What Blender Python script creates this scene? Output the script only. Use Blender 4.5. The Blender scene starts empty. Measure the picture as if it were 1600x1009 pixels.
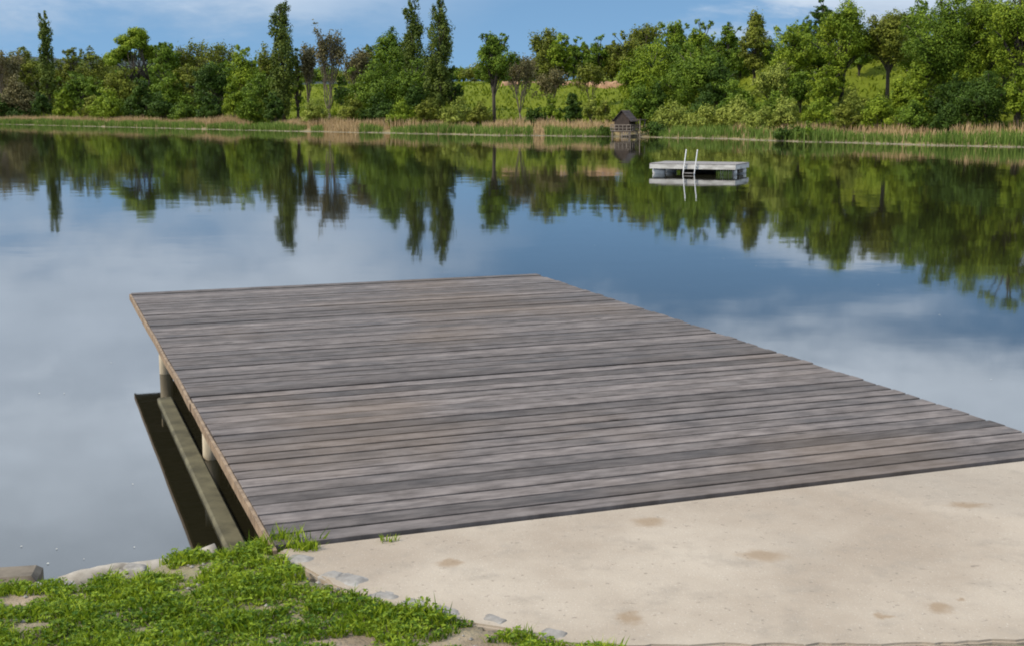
import bpy, bmesh, math, random
import numpy as np
from mathutils import Vector, noise

# ------------------------------------------------------------------ camera, sky, sun, exposure
scene = bpy.context.scene
COL = scene.collection
R = math.radians
H_CAM, F_PX, PITCH = 2.2, 2000.0, 9.466
cam_data = bpy.data.cameras.new('camera')
cam = bpy.data.objects.new('camera', cam_data)
COL.objects.link(cam)
cam.location = (0, 0, H_CAM)
cam.rotation_euler = (R(90 - PITCH), 0, 0)
cam_data.sensor_fit = 'HORIZONTAL'
cam_data.sensor_width = 36.0
cam_data.lens = 36.0 * F_PX / 1600.0
cam_data.clip_start = 0.1
cam_data.clip_end = 9000
scene.camera = cam
scene.render.engine = 'CYCLES'
scene.cycles.filter_width = 1.9
scene.view_settings.view_transform = 'Standard'
scene.view_settings.look = 'None'
scene.view_settings.exposure = -0.08
scene.view_settings.gamma = 1.0

SUN_EL, SUN_AZ = 43.0, -112.0      # azimuth from +Y (into the picture), clockwise; -112 = from the left, a little behind
sd = bpy.data.lights.new('sun', 'SUN')
sd.energy = 4.2
sd.angle = R(0.6)
sd.color = (1.0, 0.885, 0.70)
sun = bpy.data.objects.new('sun', sd)
COL.objects.link(sun)
sdir = Vector((math.sin(R(SUN_AZ)) * math.cos(R(SUN_EL)), math.cos(R(SUN_AZ)) * math.cos(R(SUN_EL)), math.sin(R(SUN_EL))))
sun.rotation_euler = sdir.to_track_quat('Z', 'Y').to_euler()
sun.location = sdir * 60


class NT:
    """small helper round a node tree"""
    def __init__(self, tree):
        self.t = tree
        self.n = tree.nodes
        self.l = tree.links

    def new(self, kind, **kw):
        nd = self.n.new(kind)
        for k, v in kw.items():
            setattr(nd, k, v)
        return nd

    def put(self, sock, v):
        if v is None:
            return
        if isinstance(v, bpy.types.NodeSocket):
            self.l.new(v, sock)
        else:
            if isinstance(v, (tuple, list)) and len(v) == 3 and sock.type == 'RGBA':
                v = (*v, 1.0)
            sock.default_value = v

    def math(self, op, a, b=None, c=None, clamp=False):
        nd = self.new('ShaderNodeMath', operation=op, use_clamp=clamp)
        for i, v in enumerate((a, b, c)):
            if v is not None:
                self.put(nd.inputs[i], v)
        return nd.outputs[0]

    def vmath(self, op, a, b=None):
        nd = self.new('ShaderNodeVectorMath', operation=op)
        self.put(nd.inputs[0], a)
        if b is not None:
            if op == 'SCALE':
                self.put(nd.inputs['Scale'], b)
            else:
                self.put(nd.inputs[1], b)
        return nd.outputs['Value'] if op in ('LENGTH', 'DISTANCE', 'DOT_PRODUCT') else nd.outputs[0]

    def step(self, x, a, b):
        nd = self.new('ShaderNodeMapRange', interpolation_type='SMOOTHSTEP')
        self.put(nd.inputs['Value'], x)
        self.put(nd.inputs['From Min'], a)
        self.put(nd.inputs['From Max'], b)
        return nd.outputs[0]

    def lin(self, x, a, b, c, d):
        nd = self.new('ShaderNodeMapRange')
        for k, v in zip(('Value', 'From Min', 'From Max', 'To Min', 'To Max'), (x, a, b, c, d)):
            self.put(nd.inputs[k], v)
        return nd.outputs[0]

    def noise(self, vec, scale, detail=4, rough=0.55, dist=0.0, color=False):
        nd = self.new('ShaderNodeTexNoise')
        self.put(nd.inputs['Vector'], vec)
        self.put(nd.inputs['Scale'], scale)
        self.put(nd.inputs['Detail'], detail)
        self.put(nd.inputs['Roughness'], rough)
        self.put(nd.inputs['Distortion'], dist)
        return nd.outputs['Color' if color else 'Fac']

    def mix(self, f, a, b, mode='MIX'):
        nd = self.new('ShaderNodeMix', data_type='RGBA', blend_type=mode)
        self.put(nd.inputs[0], f)
        self.put(nd.inputs[6], a)
        self.put(nd.inputs[7], b)
        return nd.outputs[2]

    def ramp(self, f, stops):
        nd = self.new('ShaderNodeValToRGB')
        self.put(nd.inputs[0], f)
        e = nd.color_ramp.elements
        while len(e) < len(stops):
            e.new(0.5)
        for i, (p, c) in enumerate(stops):
            e[i].position = p
            e[i].color = (*c, 1) if len(c) == 3 else c
        return nd.outputs[0]

    def xyz(self, v):
        nd = self.new('ShaderNodeSeparateXYZ')
        self.put(nd.inputs[0], v)
        return nd.outputs

    def comb(self, x, y, z):
        nd = self.new('ShaderNodeCombineXYZ')
        for i, v in enumerate((x, y, z)):
            self.put(nd.inputs[i], v)
        return nd.outputs[0]

    def bump(self, h, strength=0.5, dist=0.01):
        nd = self.new('ShaderNodeBump')
        self.put(nd.inputs['Height'], h)
        nd.inputs['Strength'].default_value = strength
        nd.inputs['Distance'].default_value = dist
        return nd.outputs[0]


# --- world: Nishita sky, clouds mixed in by direction
world = bpy.data.worlds.new('World')
scene.world = world
world.use_nodes = True
w = NT(world.node_tree)
w.n.clear()
wdir = w.new('ShaderNodeTexCoord').outputs['Generated']
wx, wy, wz = w.xyz(wdir)
sky = w.new('ShaderNodeTexSky', sky_type='NISHITA')
sky.sun_disc = False
sky.sun_elevation = R(SUN_EL)
sky.sun_rotation = R(SUN_AZ)
sky.air_density = 1.0
sky.dust_density = 0.2
sky.ozone_density = 3.0
zc = w.math('MAXIMUM', wz, 0.0)
# the clear air over the lake: deep blue right down to the hills
lift = w.comb(wx, wy, w.math('MULTIPLY_ADD', zc, 1.0, 0.24))
w.put(sky.inputs[0], w.vmath('NORMALIZE', lift))
hlen = w.math('SQRT', w.math('ADD', w.math('MULTIPLY', wx, wx), w.math('MULTIPLY', wy, wy)))
el = w.math('DIVIDE', zc, w.math('MAXIMUM', hlen, 0.05))
az = w.math('DIVIDE', wx, w.math('MAXIMUM', wy, 0.15))
cv = w.comb(w.math('MULTIPLY', wx, 3.0), w.math('MULTIPLY', wy, 3.0), w.math('MULTIPLY', zc, 9.0))
cn = w.noise(cv, 1.6, 7, 0.6, 0.4)
cn2 = w.noise(cv, 5.5, 6, 0.6, 0.2)
cnn = w.math('ADD', w.math('MULTIPLY', w.math('SUBTRACT', cn, 0.5), 0.30), w.math('MULTIPLY', w.math('SUBTRACT', cn2, 0.5), 0.10))
eln = w.math('ADD', el, w.math('MULTIPLY', cnn, 0.55))
azn = w.math('ADD', az, w.math('MULTIPLY', cnn, 1.2))
big = w.math('MULTIPLY', w.step(eln, 0.150, 0.215), w.lin(el, 0.3, 1.2, 1.0, 0.45))
lowright = w.math('MULTIPLY', w.math('MULTIPLY', w.step(azn, 0.13, 0.24), w.step(eln, 0.048, 0.075)), w.step(eln, 0.125, 0.10))
leftveil = w.math('MULTIPLY', w.math('MULTIPLY', w.step(azn, 0.02, -0.16), w.step(eln, 0.035, 0.12)), 0.85)
cmask = w.math('MAXIMUM', big, w.math('MAXIMUM', w.math('MULTIPLY', lowright, 0.9), leftveil))
cmask = w.math('MULTIPLY', cmask, w.lin(cn2, 0.25, 0.75, 0.88, 1.0))
cbright = w.lin(el, 0.06, 0.26, 0.80, 1.90)
cshade = w.lin(cn2, 0.3, 0.7, 0.94, 1.05)
cloudcol = w.vmath('SCALE', (0.750, 0.860, 1.0), w.math('MULTIPLY', cbright, cshade))
SKY_K = 0.15
skyb = w.vmath('SCALE', w.mix(1.0, sky.outputs[0], (0.98, 1.10, 1.06), "MULTIPLY"), SKY_K)
bg = w.new('ShaderNodeBackground')
w.put(bg.inputs['Color'], w.mix(cmask, skyb, cloudcol))
bg.inputs['Strength'].default_value = 1.0
wo = w.new('ShaderNodeOutputWorld')
w.l.new(bg.outputs[0], wo.inputs[0])

# ------------------------------------------------------------------ geometry helpers
rng = np.random.default_rng(7)
random.seed(7)
CT, ST = math.cos(R(PITCH)), math.sin(R(PITCH))
KH = F_PX * CT + 333.5 * ST


def ray(px, py):
    u, v = px - 800.0, 504.5 - py
    return np.array((u, F_PX * CT + v * ST, v * CT - F_PX * ST))


def P(px, py, z):            # the place at height z seen there in the survey photograph
    d = ray(px, py)
    return d * ((z - H_CAM) / d[2]) + np.array((0, 0, H_CAM))


def zat(py, Y):
    d = ray(800, py)
    return H_CAM + Y * d[2] / d[1]


def tag(o, label=None, cat=None, group=None, kind=None):
    if label: o['label'] = label
    if cat: o['category'] = cat
    if group: o['group'] = group
    if kind: o['kind'] = kind
    return o


def empty(name, loc, rz=0.0, label=None, cat=None, group=None):
    o = bpy.data.objects.new(name, None)
    o.location = loc
    o.rotation_euler = (0, 0, rz)
    o.empty_display_size = 0.2
    COL.objects.link(o)
    return tag(o, label, cat, group)


class MB:
    """collects boxes, tubes and quads into one mesh"""
    def __init__(self):
        self.v, self.f, self.c = [], [], 0

    def add(self, verts, faces):
        verts = np.asarray(verts, float).reshape(-1, 3)
        self.v.append(verts)
        for f in faces:
            self.f.append([int(i) + self.c for i in f])
        self.c += len(verts)

    def box(self, c, half, ax=None, ch=0.0):
        """box about c; ax = three axes; ch chamfers the edges of the +z side"""
        ax = np.eye(3) if ax is None else np.asarray(ax)
        hx, hy, hz = half
        if ch <= 0:
            pts = [(sx * hx, sy * hy, sz * hz) for sz in (-1, 1) for sx, sy in ((-1, -1), (1, -1), (1, 1), (-1, 1))]
            fs = [(0, 3, 2, 1), (4, 5, 6, 7), (0, 1, 5, 4), (1, 2, 6, 5), (2, 3, 7, 6), (3, 0, 4, 7)]
        else:
            r = lambda x, y, z: [(-x, -y, z), (x, -y, z), (x, y, z), (-x, y, z)]
            pts = r(hx, hy, -hz) + r(hx, hy, hz - ch) + r(hx - ch, hy - ch, hz)
            fs = [(0, 3, 2, 1), (8, 9, 10, 11)]
            for k in (0, 4):
                for i in range(4):
                    j = (i + 1) % 4
                    fs.append((k + i, k + j, k + 4 + j, k + 4 + i))
        self.add(np.asarray(c) + np.asarray(pts) @ ax, fs)

    def bar(self, a, b, wd, hg, up=(0, 0, 1)):
        a, b = np.asarray(a, float), np.asarray(b, float)
        d = b - a
        L = np.linalg.norm(d)
        d = d / L
        s = np.cross(np.asarray(up, float), d)
        if np.linalg.norm(s) < 1e-4:
            s = np.cross((1, 0, 0), d)
        s /= np.linalg.norm(s)
        u = np.cross(d, s)
        self.box((a + b) / 2, (L / 2, wd / 2, hg / 2), (d, s, u))

    def tube(self, pts, rad, n=6, cap=True):
        pts = np.asarray(pts, float)
        m = len(pts)
        rad = np.broadcast_to(np.asarray(rad, float), (m,))
        rings = []
        for i in range(m):
            t = pts[min(i + 1, m - 1)] - pts[max(i - 1, 0)]
            t = t / (np.linalg.norm(t) + 1e-9)
            a = np.cross(t, (0.31, 0.95, 0.05) if abs(t[1]) < 0.9 else (1, 0, 0))
            a /= np.linalg.norm(a)
            b = np.cross(t, a)
            ang = np.arange(n) * 2 * math.pi / n
            rings.append(pts[i] + rad[i] * (np.cos(ang)[:, None] * a + np.sin(ang)[:, None] * b))
        fs = []
        for i in range(m - 1):
            for k in range(n):
                k2 = (k + 1) % n
                fs.append((i * n + k, i * n + k2, (i + 1) * n + k2, (i + 1) * n + k))
        if cap:
            fs.append(tuple(range(n))[::-1])
            fs.append(tuple((m - 1) * n + k for k in range(n)))
        self.add(np.concatenate(rings), fs)

    def build(self, name, m, parent=None, smooth=False):
        me = bpy.data.meshes.new(name)
        me.from_pydata(np.concatenate(self.v).tolist(), [], self.f)
        me.validate()
        me.update()
        if smooth:
            me.polygons.foreach_set('use_smooth', [True] * len(me.polygons))
        me.materials.append(m)
        o = bpy.data.objects.new(name, me)
        if parent:
            o.parent = parent
        COL.objects.link(o)
        return o


def mesh_arrays(name, V, Fa, m, parent=None, smooth=False, attr=None):
    """mesh straight from arrays, all faces with the same number of corners"""
    V = np.ascontiguousarray(V, dtype=np.float32)
    Fa = np.ascontiguousarray(Fa, dtype=np.int32)
    k = Fa.shape[1]
    me = bpy.data.meshes.new(name)
    me.vertices.add(len(V))
    me.vertices.foreach_set('co', V.ravel())
    me.loops.add(Fa.size)
    me.loops.foreach_set('vertex_index', Fa.ravel())
    me.polygons.add(len(Fa))
    me.polygons.foreach_set('loop_start', np.arange(0, Fa.size, k, dtype=np.int32))
    if attr is not None:
        at = me.attributes.new('tone', 'FLOAT', 'POINT')
        at.data.foreach_set('value', np.ascontiguousarray(attr, dtype=np.float32))
    me.update(calc_edges=True)
    me.polygons.foreach_set('use_smooth', np.full(len(Fa), smooth))
    me.materials.append(m)
    o = bpy.data.objects.new(name, me)
    if parent:
        o.parent = parent
    COL.objects.link(o)
    return o


def grid(name, X, Y, Z, m):
    ny, nx = X.shape
    V = np.stack([X, Y, Z], -1).reshape(-1, 3)
    i = np.arange(ny - 1)[:, None] * nx + np.arange(nx - 1)[None, :]
    Fa = np.stack([i, i + 1, i + nx + 1, i + nx], -1).reshape(-1, 4)
    return mesh_arrays(name, V, Fa, m, smooth=True)


# ------------------------------------------------------------------ materials
def material(name):
    m = bpy.data.materials.new(name)
    m.use_nodes = True
    t = NT(m.node_tree)
    b = t.n['Principled BSDF']
    return m, t, b


def coords(t, kind='Object'):
    return t.new('ShaderNodeTexCoord').outputs[kind]


def leaf_mat(name, c, c2, trans=0.16, scale=0.45):
    m, t, b = material(name)
    geo = t.new('ShaderNodeNewGeometry')
    co = geo.outputs['Position']
    at = t.new('ShaderNodeAttribute', attribute_name='tone')
    f = t.math('ADD', t.math('MULTIPLY', t.noise(co, scale, 3), 0.6), t.math('MULTIPLY', at.outputs['Fac'], 0.45))
    col = t.mix(t.step(f, 0.25, 0.85), c, c2)
    t.put(b.inputs['Base Color'], col)
    b.inputs['Roughness'].default_value = 0.55
    b.inputs['Specular IOR Level'].default_value = 0.12
    tr = t.new('ShaderNodeBsdfTranslucent')
    t.put(tr.inputs['Color'], t.mix(1.0, col, (1.15, 1.25, 0.5), 'MULTIPLY'))
    mx = t.new('ShaderNodeMixShader')
    mx.inputs[0].default_value = trans
    t.l.new(b.outputs[0], mx.inputs[1])
    t.l.new(tr.outputs[0], mx.inputs[2])
    t.l.new(mx.outputs[0], t.n['Material Output'].inputs[0])
    return m


M = {}
M['fresh'] = leaf_mat('fresh_leaves', (0.085, 0.135, 0.010), (0.245, 0.305, 0.022))
M['green'] = leaf_mat('green_leaves', (0.052, 0.095, 0.010), (0.165, 0.235, 0.020))
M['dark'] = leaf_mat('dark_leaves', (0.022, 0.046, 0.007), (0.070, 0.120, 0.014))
M['olive'] = leaf_mat('olive_leaves', (0.085, 0.100, 0.014), (0.205, 0.225, 0.028))
M['brown'] = leaf_mat('brown_buds', (0.100, 0.088, 0.040), (0.185, 0.160, 0.068), 0.15)
M['pale'] = leaf_mat('pale_willow_leaves', (0.16, 0.195, 0.030), (0.31, 0.34, 0.065))
M['poplar'] = leaf_mat('poplar_leaves', (0.045, 0.070, 0.012), (0.145, 0.180, 0.030))
M['reed'] = leaf_mat('reed_blades', (0.075, 0.125, 0.022), (0.185, 0.255, 0.055), 0.2, 0.25)
M['dryreed'] = leaf_mat('dry_reed_blades', (0.30, 0.205, 0.110), (0.52, 0.375, 0.220), 0.15, 0.3)
M['meadowgrass'] = leaf_mat('meadow_blades', (0.085, 0.125, 0.008), (0.175, 0.205, 0.016), 0.2, 0.12)
M['grass'] = leaf_mat('lawn_blades', (0.065, 0.125, 0.007), (0.345, 0.415, 0.034), 0.3, 3.2)
M['clover'] = leaf_mat('clover_leaves', (0.035, 0.085, 0.007), (0.240, 0.320, 0.024), 0.25, 3.2)


def bark(name, a, b_, scale=3.0):
    m, t, b = material(name)
    co = coords(t)
    x, y, z = t.xyz(co)
    v = t.comb(x, y, t.math('MULTIPLY', z, 0.25))
    n = t.noise(v, scale, 5)
    t.put(b.inputs['Base Color'], t.mix(n, a, b_))
    b.inputs['Roughness'].default_value = 0.9
    t.put(b.inputs['Normal'], t.bump(n, 0.6, 0.05))
    return m


M['bark'] = bark('grey_bark', (0.028, 0.022, 0.016), (0.085, 0.068, 0.050))
M['palebark'] = bark('pale_bark', (0.07, 0.055, 0.04), (0.19, 0.15, 0.11))


def water_mat():
    m, t, b = material('lake_water')
    co = coords(t)
    x, y, z = t.xyz(co)
    n1 = t.noise(t.comb(t.math('MULTIPLY', x, 0.55), y, z), 1.7, 3, 0.5, color=True)
    n2 = t.noise(t.comb(t.math('MULTIPLY', x, 0.5), y, z), 7.0, 2, 0.5, color=True)
    zone = t.noise(t.comb(t.math('MULTIPLY', x, 0.25), y, z), 0.045, 3, 0.5)
    amp = t.lin(zone, 0.35, 0.7, 0.005, 0.016)
    dist = t.vmath('LENGTH', co)
    far = t.lin(dist, 6.0, 40.0, 0.30, 1.0)
    off = t.vmath('ADD', t.vmath('SUBTRACT', n1, (0.5, 0.5, 0.5)), t.vmath('SCALE', t.vmath('SUBTRACT', n2, (0.5, 0.5, 0.5)), 0.6))
    off = t.vmath('MULTIPLY', off, (1, 1, 0))
    nrm = t.vmath('NORMALIZE', t.vmath('ADD', t.vmath('SCALE', off, t.math('MULTIPLY', amp, far)), (0, 0, 1)))
    t.put(b.inputs['Normal'], nrm)
    b.inputs['Base Color'].default_value = (0.013, 0.012, 0.006, 1)
    b.inputs['Roughness'].default_value = 0.035
    b.inputs['IOR'].default_value = 1.62
    return m


M['water'] = water_mat()


def terrain_mat():
    m, t, b = material('meadow_ground')
    geo = t.new('ShaderNodeNewGeometry')
    co = geo.outputs['Position']
    z = t.xyz(co)[2]
    n = t.noise(co, 0.11, 5, 0.6)
    n2 = t.noise(co, 1.2, 5, 0.65)
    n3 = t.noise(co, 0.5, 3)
    g = t.mix(n, (0.085, 0.120, 0.008), (0.185, 0.200, 0.018))
    g = t.mix(t.math('MULTIPLY', n2, 0.55), g, (0.050, 0.075, 0.012))
    pale = t.step(t.math('ADD', z, t.math('MULTIPLY', n3, 0.10)), 0.15, 0.06)  # light rim at the waterline: sky reflection of a water streak, painted into the ground
    litter = t.step(t.math('ADD', z, t.math('MULTIPLY', n3, 0.5)), 1.15, 0.70)
    g = t.mix(t.math('MULTIPLY', litter, 0.85), g, t.mix(n2, (0.17, 0.13, 0.065), (0.34, 0.25, 0.14)))
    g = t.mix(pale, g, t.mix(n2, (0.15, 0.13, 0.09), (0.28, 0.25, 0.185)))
    t.put(b.inputs['Base Color'], g)
    b.inputs['Roughness'].default_value = 0.95
    b.inputs['Specular IOR Level'].default_value = 0.05
    t.put(b.inputs['Normal'], t.bump(n2, 0.8, 0.25))
    return m


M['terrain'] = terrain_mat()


def two_tone(name, a, b_, scale, rough=0.9, bump=0.3, bd=0.02, detail=6, stretch=None, kind='Object'):
    m, t, b = material(name)
    co = coords(t, kind)
    if stretch:
        co = t.vmath('MULTIPLY', co, stretch)
    n = t.noise(co, scale, detail, 0.62)
    t.put(b.inputs['Base Color'], t.mix(t.step(n, 0.3, 0.7), a, b_))
    b.inputs['Roughness'].default_value = rough
    t.put(b.inputs['Normal'], t.bump(n, bump, bd))
    return m


M['farhill'] = two_tone('wooded_hill', (0.006, 0.016, 0.018), (0.013, 0.026, 0.026), 0.03, 1.0, 0.5, 3.0)
M['earth'] = two_tone('red_earth', (0.16, 0.085, 0.045), (0.34, 0.20, 0.115), 0.7, 1.0, 0.6, 0.2)
M['hutwall'] = two_tone('weathered_boards', (0.024, 0.016, 0.012), (0.062, 0.043, 0.034), 6.0, 0.9, 0.4, 0.02, stretch=(3, 3, 0.3))
M['hutroof'] = two_tone('old_roof_boards', (0.040, 0.027, 0.023), (0.090, 0.063, 0.054), 5.0, 0.9, 0.4, 0.02)
M['hutrail'] = two_tone('grey_rail_wood', (0.13, 0.105, 0.085), (0.27, 0.225, 0.185), 6.0, 0.9, 0.3, 0.01)
M['hutdark'] = two_tone('black_interior_boards', (0.010, 0.008, 0.007), (0.022, 0.018, 0.015), 5.0, 0.95)
M['raftdeck'] = two_tone('raft_boards', (0.13, 0.118, 0.112), (0.25, 0.232, 0.225), 4.0, 0.85, 0.3, 0.01, stretch=(1, 6, 1))
M['raftside'] = two_tone('raft_fascia_paint', (0.30, 0.285, 0.265), (0.56, 0.545, 0.52), 2.5, 0.7, 0.2, 0.01, stretch=(1, 1, 2.5))
M['float'] = two_tone('white_float_plastic', (0.42, 0.42, 0.41), (0.70, 0.70, 0.69), 3.0, 0.5, 0.1, 0.01)
M['steel'] = two_tone('ladder_steel', (0.62, 0.62, 0.62), (0.78, 0.78, 0.77), 6.0, 0.35, 0.0, 0.01)
M['wetwood'] = two_tone('wet_dark_wood', (0.022, 0.017, 0.010), (0.065, 0.050, 0.028), 5.0, 0.75, 0.4, 0.01)
M['sill'] = two_tone('algae_timber', (0.050, 0.043, 0.020), (0.125, 0.110, 0.060), 5.0, 0.8, 0.4, 0.01)
M['post'] = two_tone('pale_post_wood', (0.30, 0.25, 0.18), (0.52, 0.44, 0.32), 6.0, 0.8, 0.4, 0.01, stretch=(3, 3, 0.6))
M['log'] = two_tone('driftwood_grey', (0.13, 0.11, 0.085), (0.36, 0.32, 0.27), 7.0, 0.9, 0.7, 0.012)
M['stone'] = two_tone('edge_stone', (0.145, 0.132, 0.118), (0.33, 0.305, 0.275), 12.0, 0.9, 0.6, 0.01)
M['oldbeam'] = two_tone('old_timber', (0.045, 0.034, 0.022), (0.16, 0.13, 0.095), 6.0, 0.9, 0.6, 0.01)
M['pollen'] = two_tone('drifting_petals', (0.5, 0.47, 0.38), (0.8, 0.78, 0.7), 9.0, 0.8)


def soil_mat():
    m, t, b = material('bank_soil')
    geo = t.new('ShaderNodeNewGeometry')
    co = geo.outputs['Position']
    n = t.noise(co, 3.5, 6, 0.65)
    n2 = t.noise(co, 28.0, 4, 0.7)
    n3 = t.noise(co, 1.4, 3, 0.6)
    c = t.mix(t.step(n, 0.32, 0.68), (0.17, 0.125, 0.080), (0.44, 0.350, 0.255))
    c = t.mix(t.math('MULTIPLY', n2, 0.5), c, (0.09, 0.065, 0.040))
    c = t.mix(t.math('MULTIPLY', t.step(n3, 0.40, 0.62), 0.55), c, (0.075, 0.095, 0.018))
    t.put(b.inputs['Base Color'], c)
    b.inputs['Roughness'].default_value = 0.95
    t.put(b.inputs['Normal'], t.bump(t.math('ADD', n2, n), 0.9, 0.02))
    return m


M['soil'] = soil_mat()

# dock frame: origin at its near left corner, a along the planks, e out over the lake
DOCK_Z = 0.50
pa = P(432, 853, DOCK_Z)
pb = P(205, 459, DOCK_Z)
ev = (pb - pa)[:2]
DOCK_LEN = float(np.linalg.norm(ev))
ev = ev / DOCK_LEN
av = np.array((ev[1], -ev[0]))
DOCK_ROT = math.atan2(av[1], av[0])
pr = P(1356, 595, DOCK_Z)
DOCK_W = float(np.dot(pr[:2] - pa[:2], av)) 
PITCH_B = 0.142


def deck_mat():
    m, t, b = material('weathered_deck_boards')
    co = coords(t)
    x, y, z = t.xyz(co)
    idx = t.math('FLOOR', t.math('DIVIDE', y, PITCH_B))
    wn = t.new('ShaderNodeTexWhiteNoise', noise_dimensions='1D')
    t.put(wn.inputs['W'], idx)
    rnd = wn.outputs['Value']
    shift = t.math('MULTIPLY', rnd, 37.0)
    grain = t.noise(t.comb(t.math('ADD', t.math('MULTIPLY', x, 1.6), shift), t.math('MULTIPLY', y, 42.0), 0.0), 1.0, 6, 0.65)
    fine = t.noise(t.comb(t.math('ADD', t.math('MULTIPLY', x, 9.0), shift), t.math('MULTIPLY', y, 150.0), 0.0), 1.0, 3, 0.6)
    blot = t.noise(t.comb(t.math('ADD', x, t.math('MULTIPLY', shift, 0.4)), t.math('MULTIPLY', y, 2.2), 0.0), 1.5, 5, 0.65, 0.3)
    big_ = t.noise(co, 0.55, 3, 0.5)
    mott = t.noise(t.comb(t.math('ADD', t.math('MULTIPLY', x, 5.0), shift), t.math('MULTIPLY', y, 13.0), 0.0), 1.0, 5, 0.65)
    c = t.mix(t.step(t.math('ADD', t.math('MULTIPLY', grain, .35), t.math('MULTIPLY', mott, .65)), 0.34, 0.66), (0.082, 0.069, 0.064), (0.215, 0.188, 0.178))
    c = t.mix(t.math('MULTIPLY', t.step(blot, 0.50, 0.72), 0.60), c, (0.046, 0.040, 0.038))
    c = t.mix(t.math('MULTIPLY', t.step(blot, 0.42, 0.25), 0.45), c, (0.255, 0.240, 0.240))
    c = t.mix(t.math('MULTIPLY', t.step(big_, 0.5, 0.68), 0.35), c, (0.155, 0.108, 0.068))
    c = t.mix(1.0, c, t.mix(rnd, (0.50, 0.485, 0.475), (1.04, 1.01, 0.985)), 'MULTIPLY')
    vo = t.new('ShaderNodeTexVoronoi')
    t.put(vo.inputs['Vector'], t.comb(t.math('ADD', t.math('MULTIPLY', x, 1.5), shift), t.math('MULTIPLY', y, 3.6), 0.0))
    vo.inputs['Scale'].default_value = 1.0
    c = t.mix(t.math('MULTIPLY', t.step(vo.outputs['Distance'], 0.085, 0.03), 0.8), c, (0.028, 0.021, 0.017))
    t.put(b.inputs['Base Color'], c)
    t.put(b.inputs['Roughness'], t.lin(blot, 0.3, 0.7, 0.9, 0.62))
    b.inputs['Specular IOR Level'].default_value = 0.22
    t.put(b.inputs['Normal'], t.bump(t.math('ADD', grain, t.math('MULTIPLY', fine, 0.6)), 0.45, 0.004))
    return m


M['deck'] = deck_mat()
M['plankend'] = two_tone('weathered_trim', (0.13, 0.085, 0.050), (0.28, 0.195, 0.120), 14.0, 0.85, 0.3, 0.004)

STAINS = [(1015, 815, .085, .030), (703, 879, .055, .022), (1512, 789, .10, .022), (1467, 949, .055, .022), (1378, 962, .035, .012),
          (985, 966, .05, .030), (1190, 868, .10, .030), (1500, 936, .016, .01)]


def slab_mat():
    m, t, b = material('sandy_concrete')
    geo = t.new('ShaderNodeNewGeometry')
    co = geo.outputs['Position']
    n = t.noise(co, 1.1, 5, 0.6)
    n2 = t.noise(co, 7.0, 5, 0.65)
    grit = t.noise(co, 110.0, 3, 0.7)
    c = t.mix(t.step(n, 0.3, 0.7), (0.270, 0.215, 0.160), (0.375, 0.315, 0.248))
    c = t.mix(t.math('MULTIPLY', t.step(n2, 0.48, 0.72), 0.45), c, (0.225, 0.190, 0.150))
    pat = t.noise(co, 0.55, 4, 0.6, 0.5)
    c = t.mix(t.math('MULTIPLY', t.step(pat, 0.50, 0.66), 0.40), c, (0.235, 0.200, 0.160))
    sp = t.noise(co, 38.0, 2, 0.5)
    c = t.mix(t.math('MULTIPLY', t.step(sp, 0.66, 0.74), 0.55), c, (0.13, 0.10, 0.075))
    c = t.mix(t.math('MULTIPLY', t.step(grit, 0.55, 0.75), 0.35), c, (0.24, 0.21, 0.18))
    c = t.mix(t.math('MULTIPLY', t.step(grit, 0.42, 0.26), 0.40), c, (0.62, 0.58, 0.52))
    warp = t.vmath('SCALE', t.vmath('SUBTRACT', t.noise(co, 16.0, 4, 0.6, color=True), (0.5, 0.5, 0.5)), 0.10)
    wco = t.vmath('ADD', co, warp)
    tot = None
    for k, (px, py, rx, ry) in enumerate(STAINS):
        p = P(px, py, 0.49)
        d = t.vmath('MULTIPLY', t.vmath('SUBTRACT', wco, tuple(float(q) for q in p)), (1 / rx, 0.42 / ry, 0.0))
        s = t.step(t.vmath('LENGTH', d), 1.25, 0.35)
        tot = s if tot is None else t.math('MAXIMUM', tot, s)
    c = t.mix(t.math('MULTIPLY', tot, 0.62), c, t.mix(n2, (0.14, 0.085, 0.040), (0.27, 0.175, 0.085)))
    t.put(b.inputs['Base Color'], c)
    b.inputs['Roughness'].default_value = 0.9
    t.put(b.inputs['Normal'], t.bump(t.math('ADD', t.math('MULTIPLY', grit, 0.35), t.math('ADD', n2, n)), 0.45, 0.012))
    return m


M['slab'] = slab_mat()

# ------------------------------------------------------------------ lake and far shore terrain
mb = MB()
mb.add([(-4000, -60, 0), (4000, -60, 0), (4000, 4000, 0), (-4000, 4000, 0)], [(0, 1, 2, 3)])
tag(mb.build('water', M['water']), 'calm lake water mirroring trees and sky', 'lake', kind='structure')

SHORE_PX = [(0, 194.5), (200, 199.5), (400, 204.5), (580, 208), (780, 212), (1000, 214.5), (1140, 217.5), (1255, 222), (1600, 231)]
sh = [P(x, y, 0)[:2] for x, y in SHORE_PX]
sx = np.array([-900, -320, -140] + [p[0] for p in sh] + [48, 75, 110, 300, 900])
sy = np.array([330, 270, 232] + [p[1] for p in sh] + [60, 46, 32, 0, -20])


def shore_y(X):
    X = np.asarray(X, float)
    return np.interp(X, sx, sy) + 0.5 * np.sin(X * 0.9) + 0.35 * np.sin(X * 2.3 + 1)


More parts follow.
